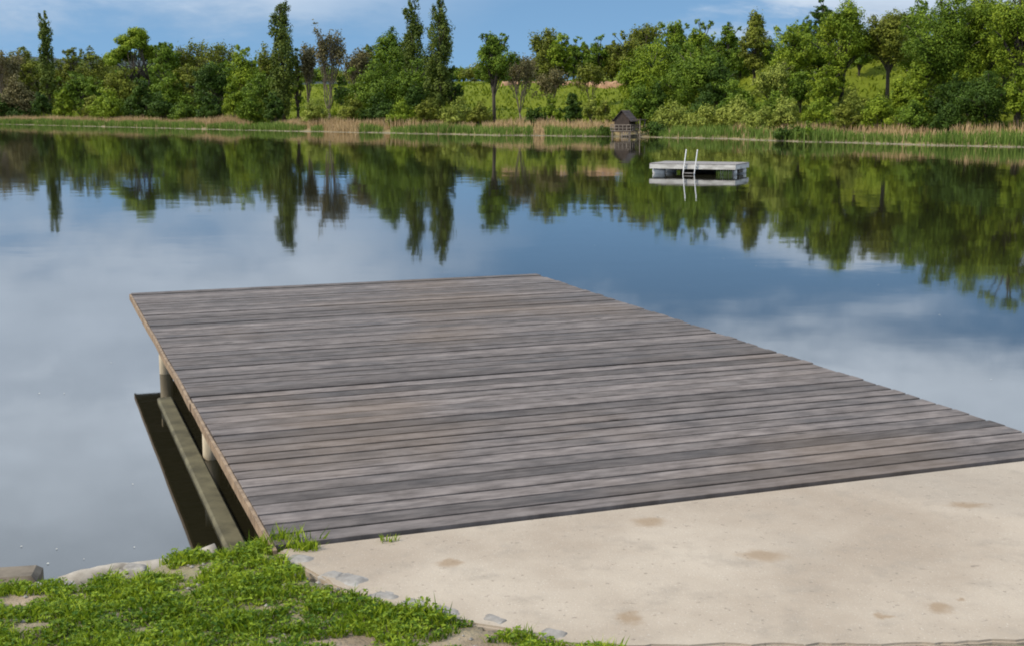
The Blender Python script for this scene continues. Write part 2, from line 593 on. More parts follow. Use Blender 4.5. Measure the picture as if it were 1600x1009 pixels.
def terrain_z(X, Y):
    X, Y = np.asarray(X, float), np.asarray(Y, float)
    s = (Y - shore_y(X)) * 0.72
    z = np.interp(s, [-9, -1, 0, 0.8, 3, 9, 16, 24, 38, 60, 120, 400, 1600], [-1.6, -0.2, 0, 0.12, 0.25, 0.55, 1.15, 2.6, 5.2, 6.0, 8.0, 14, 18])
    z = z + np.interp(X, [14, 25], [0, 1]) * np.interp(s, [4, 18, 30, 60, 200], [0, 1.3, 2.2, 2.0, 1.0])
    k = np.clip(s / 10, 0, 1)
    return z + k * (0.35 * np.sin(X * 0.21 + 1.3) * np.sin(Y * 0.17) + 0.18 * np.sin(X * 0.63) * np.cos(Y * 0.47 + 0.6))


xs = np.concatenate([np.linspace(-1500, -125, 24), np.linspace(-120, 60, 240), np.linspace(65, 1200, 24)])
ss = np.concatenate([np.linspace(-9, 12, 34), np.linspace(13, 70, 48), np.geomspace(73, 2300, 26)])
GX, GS = np.meshgrid(xs, ss)
GY = shore_y(GX) + GS / 0.72
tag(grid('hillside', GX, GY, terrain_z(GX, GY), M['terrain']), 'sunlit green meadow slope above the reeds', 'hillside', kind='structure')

hx = np.linspace(-1400, 900, 420)
prof = np.interp(hx, [-1400, -700, -420, -330, -190, -60, 100, 400, 900], [44, 60, 52, 48, 36, 30, 26, 22, 18])
prof = prof + np.array([2.6 * noise.noise((x * 0.05, 0, 0)) + 1.8 * noise.noise((x * 0.21, 3, 0)) for x in hx])
rows = [(0.0, -60), (0.55, 0), (0.9, 60), (1.0, 110), (0.9, 190), (0.5, 330), (0.0, 500)]
HX = np.tile(hx, (len(rows), 1))
HY = np.array([[1180 + dy] * len(hx) for _, dy in rows]) + 25 * np.sin(HX * 0.01)
HZ = np.array([prof * k for k, _ in rows])
tag(grid('hills', HX, HY, HZ, M['farhill']), 'distant dark wooded ridge', 'hill', kind='structure')


def shore_point(px, s):
    """where the line of sight through px meets the strip s metres behind the waterline"""
    k = (px - 800) / KH
    Y = 120.0
    for _ in range(60):
        Y = 0.5 * Y + 0.5 * float(shore_y(k * Y) + s / 0.72)
    return k * Y, Y


# red earth cut along the top of the meadow slope
def earth_bank(name, px0, px1, s0, y_lo, y_hi, label):
    n = 70
    V, X0 = [], []
    for i in range(n):
        px = px0 + (px1 - px0) * i / (n - 1)
        x, y = shore_point(px, s0)
        z0 = zat(y_lo, y) + 0.08 * noise.noise((i * 0.5, 1, 0))
        z1 = zat(y_hi, y) + 0.15 * noise.noise((i * 0.4, 7, 0))
        e = 1.0 if 0 < i < n - 1 else 0.0
        zt = float(terrain_z(x, y))
        z0 = min(z0, zt)
        V.append([(x, y - 0.5, z0 - 0.6), (x, y - 0.35, z0 + (z1 - z0) * 0.15 * e), (x, y + 0.1, z0 + (z1 - z0) * 0.7 * e), (x, y + 0.6, z0 + (z1 - z0) * e), (x, y + 5.0, z0 - 0.8)])
    A = np.array(V).transpose(1, 0, 2)
    o = grid(name, A[..., 0], A[..., 1], A[..., 2], M['earth'])
    return tag(o, label, 'earth bank')


earth_bank('earth_bank', 782, 985, 36, 136, 127.5, 'long strip of bare reddish earth along the top of the middle meadow')
earth_bank('earth_bank', 1300, 1425, 30, 121, 108.5, 'short reddish earth bank seen between the trunks of the right-hand trees')
earth_bank('earth_bank', 1108, 1200, 32, 126, 116, 'small reddish earth patch below the olive spired tree')


# ------------------------------------------------------------------ trees
def leaves(pts, nrm, size, r):
    n = len(pts)
    nrm = nrm / (np.linalg.norm(nrm, axis=1, keepdims=True) + 1e-9)
    a = np.cross(nrm, r.normal(size=(n, 3)))
    a /= (np.linalg.norm(a, axis=1, keepdims=True) + 1e-9)
    b = np.cross(nrm, a)
    L = size[:, None] * 0.62
    W_ = size[:, None] * 0.40
    bend = nrm * size[:, None] * 0.12
    V = np.stack([pts - a * L, pts + b * W_ + bend, pts + a * L, pts - b * W_ + bend], 1).reshape(-1, 3)
    Fa = np.arange(4 * n).reshape(-1, 4)
    return V, Fa


def foliage(name, blobs, n_leaf, leaf, mat, parent, r, clump=0.42, flat=1.0):
    """blobs: (cx,cy,cz, rx,ry,rz)"""
    blobs = np.asarray(blobs)
    wgt = (blobs[:, 3] * blobs[:, 5]) ** 0.9
    cnt = np.maximum((n_leaf * wgt / wgt.sum()).astype(int), 12)
    PP, NN, TT = [], [], []
    for bl, c in zip(blobs, cnt):
        k = max(5, int(c / 26))
        d = r.normal(size=(k, 3))
        d /= np.linalg.norm(d, axis=1, keepdims=True)
        sub = bl[:3] + d * bl[3:] * r.uniform(0.45, 1.02, (k, 1))
        pick = r.integers(0, k, c)
        p = sub[pick] + np.clip(r.normal(size=(c, 3)), -1.9, 1.9) * bl[3:] * clump * 0.55 * np.array((1, 1, flat))
        nn = (p - bl[:3]) / bl[3:] * 0.75 + (p - sub[pick]) / bl[3:] * 0.9 + r.normal(size=(c, 3)) * 0.40 + np.array((0, 0, 0.25))
        tone = r.uniform(0, 1, k)[pick] * 0.6 + r.uniform(0, 1, c) * 0.4
        PP.append(p); NN.append(nn); TT.append(tone)
    Pn = np.concatenate(PP)
    size = leaf * r.uniform(0.6, 1.5, len(Pn))
    V, Fa = leaves(Pn, np.concatenate(NN), size, r)
    V[:, 2] = np.maximum(V[:, 2], 0.02)
    return mesh_arrays(name, V, Fa, mat, parent, False, np.repeat(np.concatenate(TT), 4))


def limb(mb, a, b, r0, r1, r, sag=0.08, n=5, sides=6):
    a, b = np.asarray(a, float), np.asarray(b, float)
    L = np.linalg.norm(b - a)
    t = np.linspace(0, 1, n)[:, None]
    p = a + (b - a) * t
    wob = r.normal(size=(n, 3)) * L * sag * 0.5
    wob[0] = 0
    p = p + wob * (t * (1.2 - t))
    p[:, 2] += np.sin(t[:, 0] * math.pi) * L * sag
    mb.tube(p, np.linspace(r0, r1, n), sides)
    return p


def twigs(mb, a, d, L, rad, depth, r, tips, spread=0.5, up=0.25):
    b = a + d * L
    mid = (a + b) / 2 + r.normal(size=3) * L * 0.05
    mb.tube([a, mid, b], [rad, rad * 0.85, rad * 0.68], 4 if rad < 0.08 else 6, False)
    if depth <= 3:
        tips.append(b)
    if depth == 0:
        return
    for _ in range(3 if depth > 1 else 2):
        nd = d + r.normal(size=3) * spread + np.array((0, 0, up))
        nd /= np.linalg.norm(nd)
        st = a + (b - a) * r.uniform(0.55, 1.0)
        twigs(mb, st, nd, L * r.uniform(0.55, 0.8), rad * 0.6, depth - 1, r, tips, spread, up)


TREES = 0


def tree(px, top, wpx, kind, mat, s, label, name=None, cat='tree', group='trees on the far shore', cb=None, dens=1.0, sink=0.0, base=None):
    global TREES
    TREES += 1
    r = np.random.default_rng(100 + TREES * 17)
    X, Y = shore_point(px, s)
    Z = float(terrain_z(X, Y)) - sink
    if base is not None:
        Z = max(zat(base, Y), Z)
    H = max(zat(top, Y) - Z, 0.8)
    W = wpx * Y / KH * (1.18 if kind in ('broad', 'shrub', 'poplar') else 1.0)
    leaf = float(np.clip(0.00125 * Y, 0.085, 0.25))
    area = (wpx * 0.64) * (H * 0.64 * KH / Y)
    nl = int(np.clip(area * 3.6 * dens, 800, 22000))
    root = empty(name or {'poplar': 'poplar_tree', 'shrub': 'shrub', 'bare': 'bare_tree'}.get(kind, 'tree'), (X, Y, Z), 0, label, cat, group)
    mb = MB()
    blobs = []
    bk = M['bark']
    if kind == 'poplar':
        n = 46
        for i in range(n):
            z = 0.10 + 0.88 * (i + r.uniform(0, 1)) / n
            prof = np.interp(z, [0.08, 0.18, 0.35, 0.6, 0.8, 0.93, 1.0], [0.45, 0.70, 0.95, 1.0, 0.86, 0.60, 0.30])
            ww = W / 2 * prof
            a = r.uniform(0, 2 * math.pi)
            o = ww * r.uniform(0.25, 0.68)
            rr = ww * r.uniform(0.38, 0.55)
            blobs.append((math.cos(a) * o, math.sin(a) * o, z * H - rr, rr, rr, rr * 1.9))
        mb.tube([(0, 0, -0.4), (0.05, 0, H * 0.3), (0, 0.05, H * 0.7), (0, 0, H * 0.95)], [H * 0.020, H * 0.016, H * 0.010, 0.03], 8)
        for i in range(16):
            z = r.uniform(0.12, 0.8) * H
            a = r.uniform(0, 6.28)
            limb(mb, (0, 0, z), (math.cos(a) * W * 0.33, math.sin(a) * W * 0.33, z + H * 0.16), 0.06, 0.02, r, 0.05, 4, 5)
    elif kind == 'bare':
        tips = []
        th = H * 0.12
        mb.tube([(0, 0, -0.4), (W * 0.02, 0, th * 0.5), (0, 0, th)], [H * 0.022, H * 0.017, H * 0.015], 7)
        for i in range(6):
            a = i * 1.05 + r.uniform(-.3, .3)
            sp = 0.5 * W / H * r.uniform(0.5, 1.3)
            d = np.array((math.cos(a) * sp * 1.5, math.sin(a) * sp * 1.5, 1.0))
            d /= np.linalg.norm(d)
            twigs(mb, np.array((0, 0, th * r.uniform(0.8, 1.0))), d, H * 0.36, H * 0.010, 4, r, tips, 0.26 * min(1.4, 2.2 * W / H), 0.26)
        T = np.array(tips)
        f = (H * 1.0) / T[:, 2].max()
        fx = (W * 0.5) / np.percentile(np.abs(T[:, :2]), 97)
        sc = np.array((min(fx, 1.6), min(fx, 1.6), f))
        mb.v = [np.where(v[:, 2:] > th * 0.8, v * np.array((sc[0], sc[1], 1)), v) for v in mb.v]
        mb.v = [v * np.array((1, 1, f)) for v in mb.v]
        T = T * sc
        sel = T[r.random(len(T)) < 0.45]
        blobs = [(*q, leaf * 1.7, leaf * 1.7, leaf * 2.3) for q in sel]
        nl = int(nl * 0.20)
        bk = M['palebark']
    elif kind == 'umbrella':
        cb = cb or 0.52
        for i in range(24):
            a = r.uniform(0, 2 * math.pi)
            q = math.sqrt(r.uniform(0, 1))
            z = cb + (0.92 - cb) * (1 - 0.75 * q * q) * r.uniform(0.75, 1.0)
            rr = W * r.uniform(0.085, 0.14)
            blobs.append((math.cos(a) * q * W * 0.40, math.sin(a) * q * W * 0.40, z * H, rr, rr, rr * 0.62))
        blobs.append((0, 0, H - W * 0.08, W * .13, W * .13, W * .08))
        for i in range(3):
            a = i * 2.1
            base_ = np.array((math.cos(a) * .2, math.sin(a) * .2, -0.3))
            fork = np.array((math.cos(a) * W * .14, math.sin(a) * W * .14, H * cb * 0.75))
            limb(mb, base_, fork, H * 0.018, H * 0.012, r, 0.02)
            for bl in blobs[i::3]:
                limb(mb, fork, bl[:3], H * 0.009, 0.03, r, 0.06, 4, 5)
    elif kind == 'shrub':
        n = 15
        for i in range(n):
            a = r.uniform(0, 2 * math.pi)
            q = math.sqrt(r.uniform(0, 1))
            rr = min(W * r.uniform(0.13, 0.22), H * 0.42)
            z = (H - rr) * math.sqrt(max(0, 1 - 0.75 * q * q)) * r.uniform(0.35, 1.0)
            blobs.append((math.cos(a) * q * (W / 2 - rr), math.sin(a) * q * (W / 2 - rr), max(z, rr * 0.5), rr, rr, rr * 0.85))
        rr = min(W * 0.2, H * 0.4)
        blobs.append((0, 0, H - rr, rr, rr, rr))
        for bl in blobs[::2]:
            limb(mb, (r.uniform(-.15, .15), r.uniform(-.15, .15), -0.2), bl[:3], 0.045, 0.02, r, 0.05, 4, 5)
    else:                                   # broad
        cb = 0.22 if cb is None else cb
        n = 26
        cz, sz = (1 + cb) / 2 * H, (1 - cb) / 2 * H
        for i in range(n):
            d = r.normal(size=3)
            d /= np.linalg.norm(d)
            rr = W * r.uniform(0.13, 0.22)
            rz = min(rr * r.uniform(0.75, 1.0), sz * 0.6)
            q = r.uniform(0.55, 1.0)
            taper = 1.0 if d[2] < 0 else 1.0 - 0.25 * d[2]
            blobs.append((d[0] * (W / 2 - rr) * q * taper * 1.12, d[1] * (W / 2 - rr) * q * taper * 1.12, cz + d[2] * (sz - rz) * q, rr, rr, rz))
        bx = np.array(blobs)
        e = max(np.max(np.abs(bx[:, 0]) + bx[:, 3] * .95), 1e-3)
        fx = min(W / 2 / e, 1.5)
        blobs = [(q[0] * fx, q[1] * fx, q[2], q[3] * fx, q[4] * fx, q[5]) for q in blobs]
        for i in range(9):
            d = r.normal(size=3)
            d[2] = abs(d[2]) * 0.9 - 0.15
            d /= np.linalg.norm(d)
            rr = W * r.uniform(0.05, 0.10)
            q = r.uniform(0.92, 1.10)
            blobs.append((d[0] * W / 2 * q, d[1] * W / 2 * q, min(cz + d[2] * sz * q, H - rr * .5), rr, rr, rr * r.uniform(.7, 1.3)))
        rr = W * r.uniform(0.10, 0.16)
        blobs.append((r.uniform(-.12, .12) * W, 0, H - rr * 0.9, rr, rr, rr * 0.9))
        lean = r.normal(size=2) * 0.03 * H
        tr = [(0, 0, -0.4), (lean[0] * .4, lean[1] * .4, H * cb * 0.6 + 0.3), (lean[0], lean[1], H * (cb + 0.25)), (lean[0] * 1.2, lean[1] * 1.2, H * 0.82)]
        mb.tube(tr, [H * 0.024, H * 0.019, H * 0.014, 0.03], 8)
        for bl in blobs:
            z0 = min(max(bl[2] - 0.28 * H, H * cb * 0.7), H * 0.7)
            f = z0 / (H * 0.82)
            limb(mb, (lean[0] * f, lean[1] * f, z0), bl[:3], H * 0.009, 0.025, r, 0.06, 5, 5)
    mb.build('trunk' if kind != 'shrub' else 'stems', bk, root, True)
    foliage('crown' if kind != 'shrub' else 'foliage', blobs, nl, leaf, M[mat], root, r, 0.42 if kind != 'bare' else 0.9)
    return root


# px, top, width, kind, leaf colour, metres behind the waterline, label
T = tree
# far left
T(-45, 70, 70, 'broad', 'green', 16, 'green tree at the very left end of the far shore')
T(8, 74, 52, 'bare', 'brown', 12, 'brown half-bare tree at the far left end of the wood')
T(42, 72, 48, 'broad', 'olive', 20, 'olive tree just left of the lone leftmost poplar', cb=.1, dens=.8)
T(26, 118, 60, 'shrub', 'brown', 8, 'dark brownish thicket at the left edge behind the reeds', cat='shrub', group='shrubs behind the reeds')
T(77, 14, 27, 'poplar', 'poplar', 13, 'slim lone poplar standing apart at the far left of the shore', group='tall poplars')
T(64, 140, 36, 'shrub', 'dark', 7, 'dark low shrub at the foot of the leftmost poplar', cat='shrub', group='shrubs behind the reeds')
T(100, 140, 34, 'shrub', 'fresh', 7, 'bright low shrub right of the leftmost poplar', cat='shrub', group='shrubs behind the reeds')
T(116, 73, 30, 'broad', 'olive', 26, 'small pointed olive tree right of the leftmost poplar', cb=.1)
T(148, 77, 66, 'broad', 'olive', 20, 'rounded olive-brown tree left of the umbrella-shaped tree', cb=.08)
T(126, 112, 60, 'broad', 'green', 10, 'low green tree in front of the rounded olive-brown tree', cb=.05)
T(168, 135, 62, 'shrub', 'fresh', 6, 'yellow-green bush under the left side of the umbrella-shaped tree', cat='shrub', group='shrubs behind the reeds')
T(220, 44, 108, 'umbrella', 'fresh', 17, 'wide umbrella-shaped tree with forked bare stems')
T(262, 66, 40, 'broad', 'green', 20, 'dark round crown at the right side of the umbrella-shaped tree', cb=.45)
T(196, 106, 60, 'broad', 'olive', 14, 'olive thicket tree beneath the umbrella-shaped crown', cb=.05)
T(222, 122, 52, 'shrub', 'dark', 8, 'dark evergreen bush below the umbrella-shaped tree', cat='shrub', group='shrubs behind the reeds')
T(262, 104, 44, 'broad', 'green', 11, 'green tree right below the umbrella-shaped tree', cb=.05)
T(300, 66, 46, 'bare', 'olive', 24, 'thin see-through tree right of the umbrella-shaped tree', 'sparse_tree')
T(348, 70, 56, 'bare', 'olive', 26, 'thin see-through tree with feathery top left of the bright green tree', 'sparse_tree')
T(300, 100, 54, 'broad', 'olive', 15, 'olive tree under the first thin see-through tree', cb=.05)
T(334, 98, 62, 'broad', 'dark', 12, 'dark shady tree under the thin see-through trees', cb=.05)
T(290, 146, 50, 'shrub', 'green', 6, 'green bush behind the reeds between two dark thickets', cat='shrub', group='shrubs behind the reeds')
T(330, 146, 44, 'shrub', 'dark', 6, 'dark bush behind the reeds under the shady tree', cat='shrub', group='shrubs behind the reeds')
T(386, 72, 50, 'broad', 'fresh', 15, 'bright yellow-green tree left of the second poplar', cb=.06)
T(366, 118, 40, 'shrub', 'fresh', 7, 'tall bright shrub at the left foot of the yellow-green tree', cat='shrub', group='shrubs behind the reeds')
T(423, 71, 28, 'bare', 'olive', 20, 'thin young tree close left of the second poplar', 'sparse_tree')
T(418, 112, 62, 'broad', 'green', 10, 'round green tree covering the foot of the second poplar', cb=.04)
T(428, 142, 34, 'shrub', 'dark', 6, 'dark bush left of the foot of the second poplar', cat='shrub', group='shrubs behind the reeds')
T(443, -4, 40, 'poplar', 'poplar', 9, 'tall poplar standing alone between the umbrella-shaped tree and the poplar pair', group='tall poplars')
T(465, 76, 20, 'broad', 'green', 12, 'narrow green tree touching the right side of the second poplar', cb=.1)
T(492, 152, 46, 'shrub', 'pale', 5, 'pale low bush on the small meadow right of the second poplar', cat='shrub', group='shrubs behind the reeds')
T(514, 36, 44, 'bare', 'brown', 12, 'tall half-bare brown tree between the second poplar and the poplar pair')
T(483, 68, 22, 'bare', 'brown', 13, 'thin leaning bare stem left of the tall half-bare brown tree')
T(560, 78, 44, 'bare', 'brown', 14, 'lower brownish tree right of the tall half-bare one')
T(534, 118, 26, 'shrub', 'dark', 24, 'dark bush on top of the small meadow behind the half-bare tree', cat='shrub', group='shrubs on the slope')
T(508, 100, 70, 'broad', 'green', 60, 'distant green treetops behind the half-bare tree', cb=.05)
T(472, 112, 60, 'broad', 'olive', 66, 'distant olive treetops behind the second poplar', cb=.05)
T(556, 106, 70, 'broad', 'olive', 62, 'distant olive treetops behind the lower brownish tree', cb=.05)
T(552, 150, 44, 'shrub', 'olive', 6, 'olive bush under the lower brownish tree', cat='shrub', group='shrubs behind the reeds')
# poplar pair
T(612, 44, 62, 'broad', 'green', 16, 'light round-topped tree left of the poplar pair', cb=.3, dens=.75)
T(577, 70, 40, 'broad', 'olive', 18, 'olive tree with a loose crown left of the poplar pair', cb=.3, dens=.7)
T(592, 96, 88, 'broad', 'green', 11, 'big bushy green tree left below the poplar pair', cb=.04)
T(594, 142, 66, 'shrub', 'dark', 6, 'dark thicket at the foot of the big bushy tree', cat='shrub', group='shrubs behind the reeds')
T(646, -8, 35, 'poplar', 'poplar', 13, 'left and slimmer one of the tall poplar pair', group='tall poplars')
T(688, -10, 42, 'poplar', 'poplar', 9, 'right and broader one of the tall poplar pair', group='tall poplars')
T(648, 94, 62, 'broad', 'green', 11, 'green tree between the stems of the poplar pair', cb=.05)
T(650, 130, 44, 'shrub', 'dark', 8, 'dark shrub at the foot of the slimmer poplar of the pair', cat='shrub', group='shrubs behind the reeds')
T(707, 104, 28, 'broad', 'dark', 10, 'small dark tree at the right foot of the poplar pair', cb=.05)
T(624, 156, 50, 'shrub', 'fresh', 4.5, 'yellow-green bush by the reeds left under the poplar pair', cat='shrub', group='shrubs behind the reeds')
T(668, 152, 46, 'shrub', 'olive', 5, 'olive bush by the reeds under the poplar pair', cat='shrub', group='shrubs behind the reeds')
T(716, 150, 52, 'shrub', 'pale', 5, 'pale rounded bush right of the poplar pair', cat='shrub', group='shrubs behind the reeds')
# middle
T(742, 100, 60, 'broad', 'olive', 55, 'hedge tree behind the meadow just right of the poplar pair', cb=.05)
T(716, 104, 44, 'broad', 'green', 62, 'distant green tree showing right of the poplar pair', cb=.05)
T(773, 53, 56, 'broad', 'green', 8, 'free-standing tree with bare trunk on the meadow right of the poplars', cb=.42, dens=.85)
T(752, 158, 40, 'shrub', 'olive', 6, 'low olive bush at the foot of the free-standing meadow tree', cat='shrub', group='shrubs behind the reeds')
T(812, 88, 50, 'bare', 'brown', 14, 'brown twiggy tree right of the free-standing meadow tree')
T(800, 96, 56, 'broad', 'olive', 52, 'olive tree behind the brown twiggy tree', cb=.05)
T(848, 48, 36, 'bare', 'olive', 46, 'wispy bare-topped tree on the ridge of the middle meadow')
T(842, 84, 46, 'broad', 'olive', 44, 'broad olive tree under the wispy bare-topped tree', cb=.05)
T(876, 52, 40, 'broad', 'fresh', 45, 'leafy ridge tree above the left end of the earth strip', cb=.12)
T(897, 56, 30, 'broad', 'green', 48, 'darker narrow ridge tree above the earth strip', cb=.12)
T(912, 66, 26, 'broad', 'fresh', 50, 'small bright ridge tree above the middle of the earth strip', cb=.1)
T(934, 55, 40, 'broad', 'green', 45, 'round ridge tree above the middle of the earth strip', cb=.15)
T(956, 70, 42, 'broad', 'olive', 47, 'low olive ridge tree above the right part of the earth strip', cb=.1)
T(922, 100, 40, 'bare', 'olive', 22, 'forked thin tree on the middle meadow slope below the earth strip', 'sparse_tree')
T(862, 112, 44, 'bare', 'brown', 20, 'leaning twiggy tree on the middle meadow slope', 'sparse_tree')
T(980, 48, 52, 'broad', 'olive', 42, 'brownish-olive tree at the right end of the ridge row', cb=.1)
T(1004, 38, 46, 'bare', 'olive', 46, 'wispy tree top behind the brownish-olive ridge tree')
T(893, 146, 36, 'shrub', 'dark', 8, 'dark round bush on the meadow left of the hut', cat='shrub', group='shrubs behind the reeds')
T(836, 164, 36, 'shrub', 'dark', 6, 'dark low bush by the reeds left of the round one', cat='shrub', group='shrubs behind the reeds')
T(862, 150, 34, 'shrub', 'fresh', 10, 'bright small bush on the meadow between two dark bushes', cat='shrub', group='shrubs on the slope')
T(948, 158, 40, 'shrub', 'olive', 8, 'olive bush close left behind the hut', cat='shrub', group='shrubs behind the reeds')
T(925, 150, 30, 'shrub', 'pale', 12, 'pale grassy bush on the meadow left of the hut', cat='shrub', group='shrubs on the slope')
# mass behind the hut
T(1012, 72, 84, 'broad', 'fresh', 15, 'big bright tree rising directly behind the hut', cb=.06)
T(1000, 128, 60, 'shrub', 'green', 9, 'tall green shrub directly behind the hut roof', cat='shrub', group='shrubs behind the reeds')
T(1026, 130, 40, 'shrub', 'dark', 11, 'dark shrub right behind the hut', cat='shrub', group='shrubs behind the reeds')
T(1048, 34, 60, 'broad', 'fresh', 28, 'round-topped tree above the tree behind the hut', cb=.15)
T(1096, 32, 46, 'broad', 'fresh', 27, 'tree with a knobbly round top right of the hut', cb=.15)
T(1136, 36, 36, 'broad', 'green', 30, 'slim green tree left of the olive spired tree', cb=.12)
T(1086, 68, 104, 'broad', 'green', 15, 'large dark-hearted tree right of the hut', cb=.08, dens=1.1)
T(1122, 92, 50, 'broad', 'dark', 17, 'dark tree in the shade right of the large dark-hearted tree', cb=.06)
T(1100, 142, 56, 'shrub', 'dark', 10, 'dark shrub above the willow bushes right of the hut', cat='shrub', group='shrubs behind the reeds')
T(1052, 158, 62, 'shrub', 'pale', 5, 'pale willow bush next to the hut on its right', cat='shrub', group='pale willow bushes')
T(1104, 160, 72, 'shrub', 'pale', 5.5, 'broad pale willow bush, second to the right of the hut', cat='shrub', group='pale willow bushes')
T(1024, 184, 46, 'shrub', 'dark', 0.8, 'dark waterside bush touching the hut steps', cat='shrub', group='waterside bushes')
T(1152, 150, 60, 'shrub', 'pale', 7, 'pale willow bush below the olive spired tree', cat='shrub', group='pale willow bushes')
# right
T(1176, 32, 46, 'broad', 'olive', 26, 'olive spired tree standing between two green crowns', cb=.18)
T(1178, 18, 16, 'bare', 'olive', 27, 'bare leader of twigs above the olive spired tree')
T(1210, 96, 62, 'broad', 'pale', 13, 'light drooping tree right of the olive spired tree', cb=.06)
T(1236, 34, 70, 'broad', 'fresh', 23, 'bright round tree right of the olive spired tree', cb=.1)
T(1250, 108, 56, 'broad', 'green', 14, 'dark green tree under the bright round one', cb=.06)
T(1278, -2, 30, 'broad', 'dark', 36, 'dark conical treetop poking above the right-hand trees', cb=.1)
T(1258, 26, 40, 'broad', 'green', 30, 'green treetop left below the dark conical one', cb=.1)
T(1312, 0, 84, 'broad', 'fresh', 14, 'tall airy tree with a dark straight trunk right of the conical top', cb=.34, dens=.9)
T(1290, 88, 50, 'broad', 'fresh', 12, 'bright low-branched tree left of the dark straight trunk', cb=.06)
T(1340, 40, 50, 'broad', 'green', 26, 'green tree between the dark straight trunk and the forked stems', cb=.1)
T(1386, 16, 80, 'broad', 'olive', 17, 'olive tree on forked stems above the earth bank', cb=.38)
T(1424, 0, 64, 'broad', 'green', 22, 'green crown right of the olive tree on forked stems', cb=.2)
T(1468, -14, 104, 'broad', 'green', 11, 'large spreading shore tree with low branch, third from the right edge', cb=.24)
T(1440, 84, 60, 'broad', 'fresh', 10, 'bright leafy tree at the left foot of the large spreading tree', cb=.06)
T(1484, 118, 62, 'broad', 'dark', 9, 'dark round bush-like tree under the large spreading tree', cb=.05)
T(1534, -30, 96, 'broad', 'fresh', 14, 'tall bright tree second from the right edge', cb=.2)
T(1592, -52, 100, 'broad', 'fresh', 11, 'tallest bright tree at the right edge', cb=.2)
T(1660, -70, 120, 'broad', 'green', 12, 'tall tree standing just past the right edge', cb=.15)
T(1740, -60, 120, 'broad', 'green', 12, 'last tall tree on the right beyond the edge', cb=.15)
T(1544, 112, 92, 'broad', 'dark', 7.5, 'wide dark shrubby tree by the reeds near the right edge', cb=.03)
T(1592, 108, 46, 'shrub', 'fresh', 7, 'bright tall shrub at the right edge', cat='shrub', group='shrubs behind the reeds')
T(1660, 110, 100, 'shrub', 'green', 7, 'green shrub beyond the right edge', cat='shrub', group='shrubs behind the reeds')
T(1280, 154, 60, 'shrub', 'fresh', 7, 'bright bush below the dark straight trunk', cat='shrub', group='shrubs behind the reeds')
T(1228, 150, 56, 'shrub', 'pale', 6.5, 'pale bush under the light drooping tree', cat='shrub', group='pale willow bushes')
T(1190, 164, 60, 'shrub', 'pale', 4.5, 'pale waterside willow bush above the dry reeds', cat='shrub', group='pale willow bushes')
T(1322, 160, 50, 'shrub', 'olive', 6, 'olive bush by the reeds right of the dark straight trunk', cat='shrub', group='shrubs behind the reeds')
T(1374, 148, 60, 'shrub', 'fresh', 7, 'bright bush below the forked stems', cat='shrub', group='shrubs behind the reeds')
T(1428, 152, 60, 'shrub', 'green', 6, 'green bush left of the wide dark shrubby tree', cat='shrub', group='shrubs behind the reeds')
T(1484, 158, 60, 'shrub', 'dark', 6, 'dark bush under the large spreading tree by the reeds', cat='shrub', group='shrubs behind the reeds')
T(945, 195, 34, 'shrub', 'dark', 0.8, 'low dark clump at the waterline close left of the hut', cat='shrub', group='waterside bushes')
T(1232, 196, 46, 'shrub', 'dark', 0.9, 'dark sedge clump at the waterline right above the raft', cat='shrub', group='waterside bushes')
T(1262, 190, 40, 'shrub', 'green', 1.2, 'dark green sedge bush at the waterline right of the raft', cat='shrub', group='waterside bushes')


# the closed wood behind the front rows
T(20, 84, 80, 'broad', 'brown', 26, 'brownish tree in the second row behind the half-bare one at far left', cb=.03)
T(60, 92, 60, 'broad', 'green', 30, 'green tree in the second row left behind the lone leftmost poplar', cb=.03)
T(98, 96, 56, 'broad', 'olive', 28, 'olive tree in the second row right behind the lone leftmost poplar', cb=.03)
T(136, 90, 66, 'broad', 'green', 30, 'green tree in the second row behind the rounded olive-brown tree', cb=.03)
T(178, 94, 70, 'broad', 'olive', 27, 'olive tree in the second row behind the left half of the umbrella-shaped tree', cb=.03)
T(232, 92, 76, 'broad', 'green', 26, 'green tree in the second row behind the right half of the umbrella-shaped tree', cb=.03)
T(284, 92, 60, 'broad', 'green', 24, 'green tree in the second row under the first see-through tree', cb=.03)
T(318, 88, 56, 'broad', 'olive', 30, 'olive tree in the second row between the two see-through trees', cb=.03)
T(360, 92, 60, 'broad', 'green', 24, 'green tree in the second row left behind the bright yellow-green tree', cb=.03)
T(404, 94, 56, 'broad', 'olive', 22, 'olive tree in the second row right behind the bright yellow-green tree', cb=.03)
T(180, 150, 60, 'shrub', 'dark', 9, 'dark thicket behind the yellow-green bush under the umbrella-shaped tree', cat='shrub', group='shrubs behind the reeds')
T(250, 140, 56, 'shrub', 'dark', 8, 'dark thicket right of the dark evergreen bush', cat='shrub', group='shrubs behind the reeds')
T(146, 148, 44, 'shrub', 'olive', 7, 'olive bush left of the yellow-green bush under the umbrella-shaped tree', cat='shrub', group='shrubs behind the reeds')
T(12, 146, 70, 'shrub', 'dark', 7, 'dark thicket at the left picture edge behind the reeds', cat='shrub', group='shrubs behind the reeds')
T(388, 140, 50, 'shrub', 'green', 6, 'green bush at the foot of the bright yellow-green tree', cat='shrub', group='shrubs behind the reeds')
T(560, 128, 60, 'broad', 'green', 18, 'green tree behind the foot of the lower brownish tree', cb=.03)
T(626, 90, 70, 'broad', 'olive', 20, 'olive tree in the second row left behind the poplar pair', cb=.03)
T(676, 92, 60, 'broad', 'green', 17, 'green tree in the second row behind the poplar pair', cb=.03)
T(770, 104, 60, 'broad', 'green', 56, 'distant green tree behind the free-standing meadow tree', cb=.03)
T(828, 92, 50, 'broad', 'green', 50, 'distant green tree left behind the broad olive ridge tree', cb=.03)
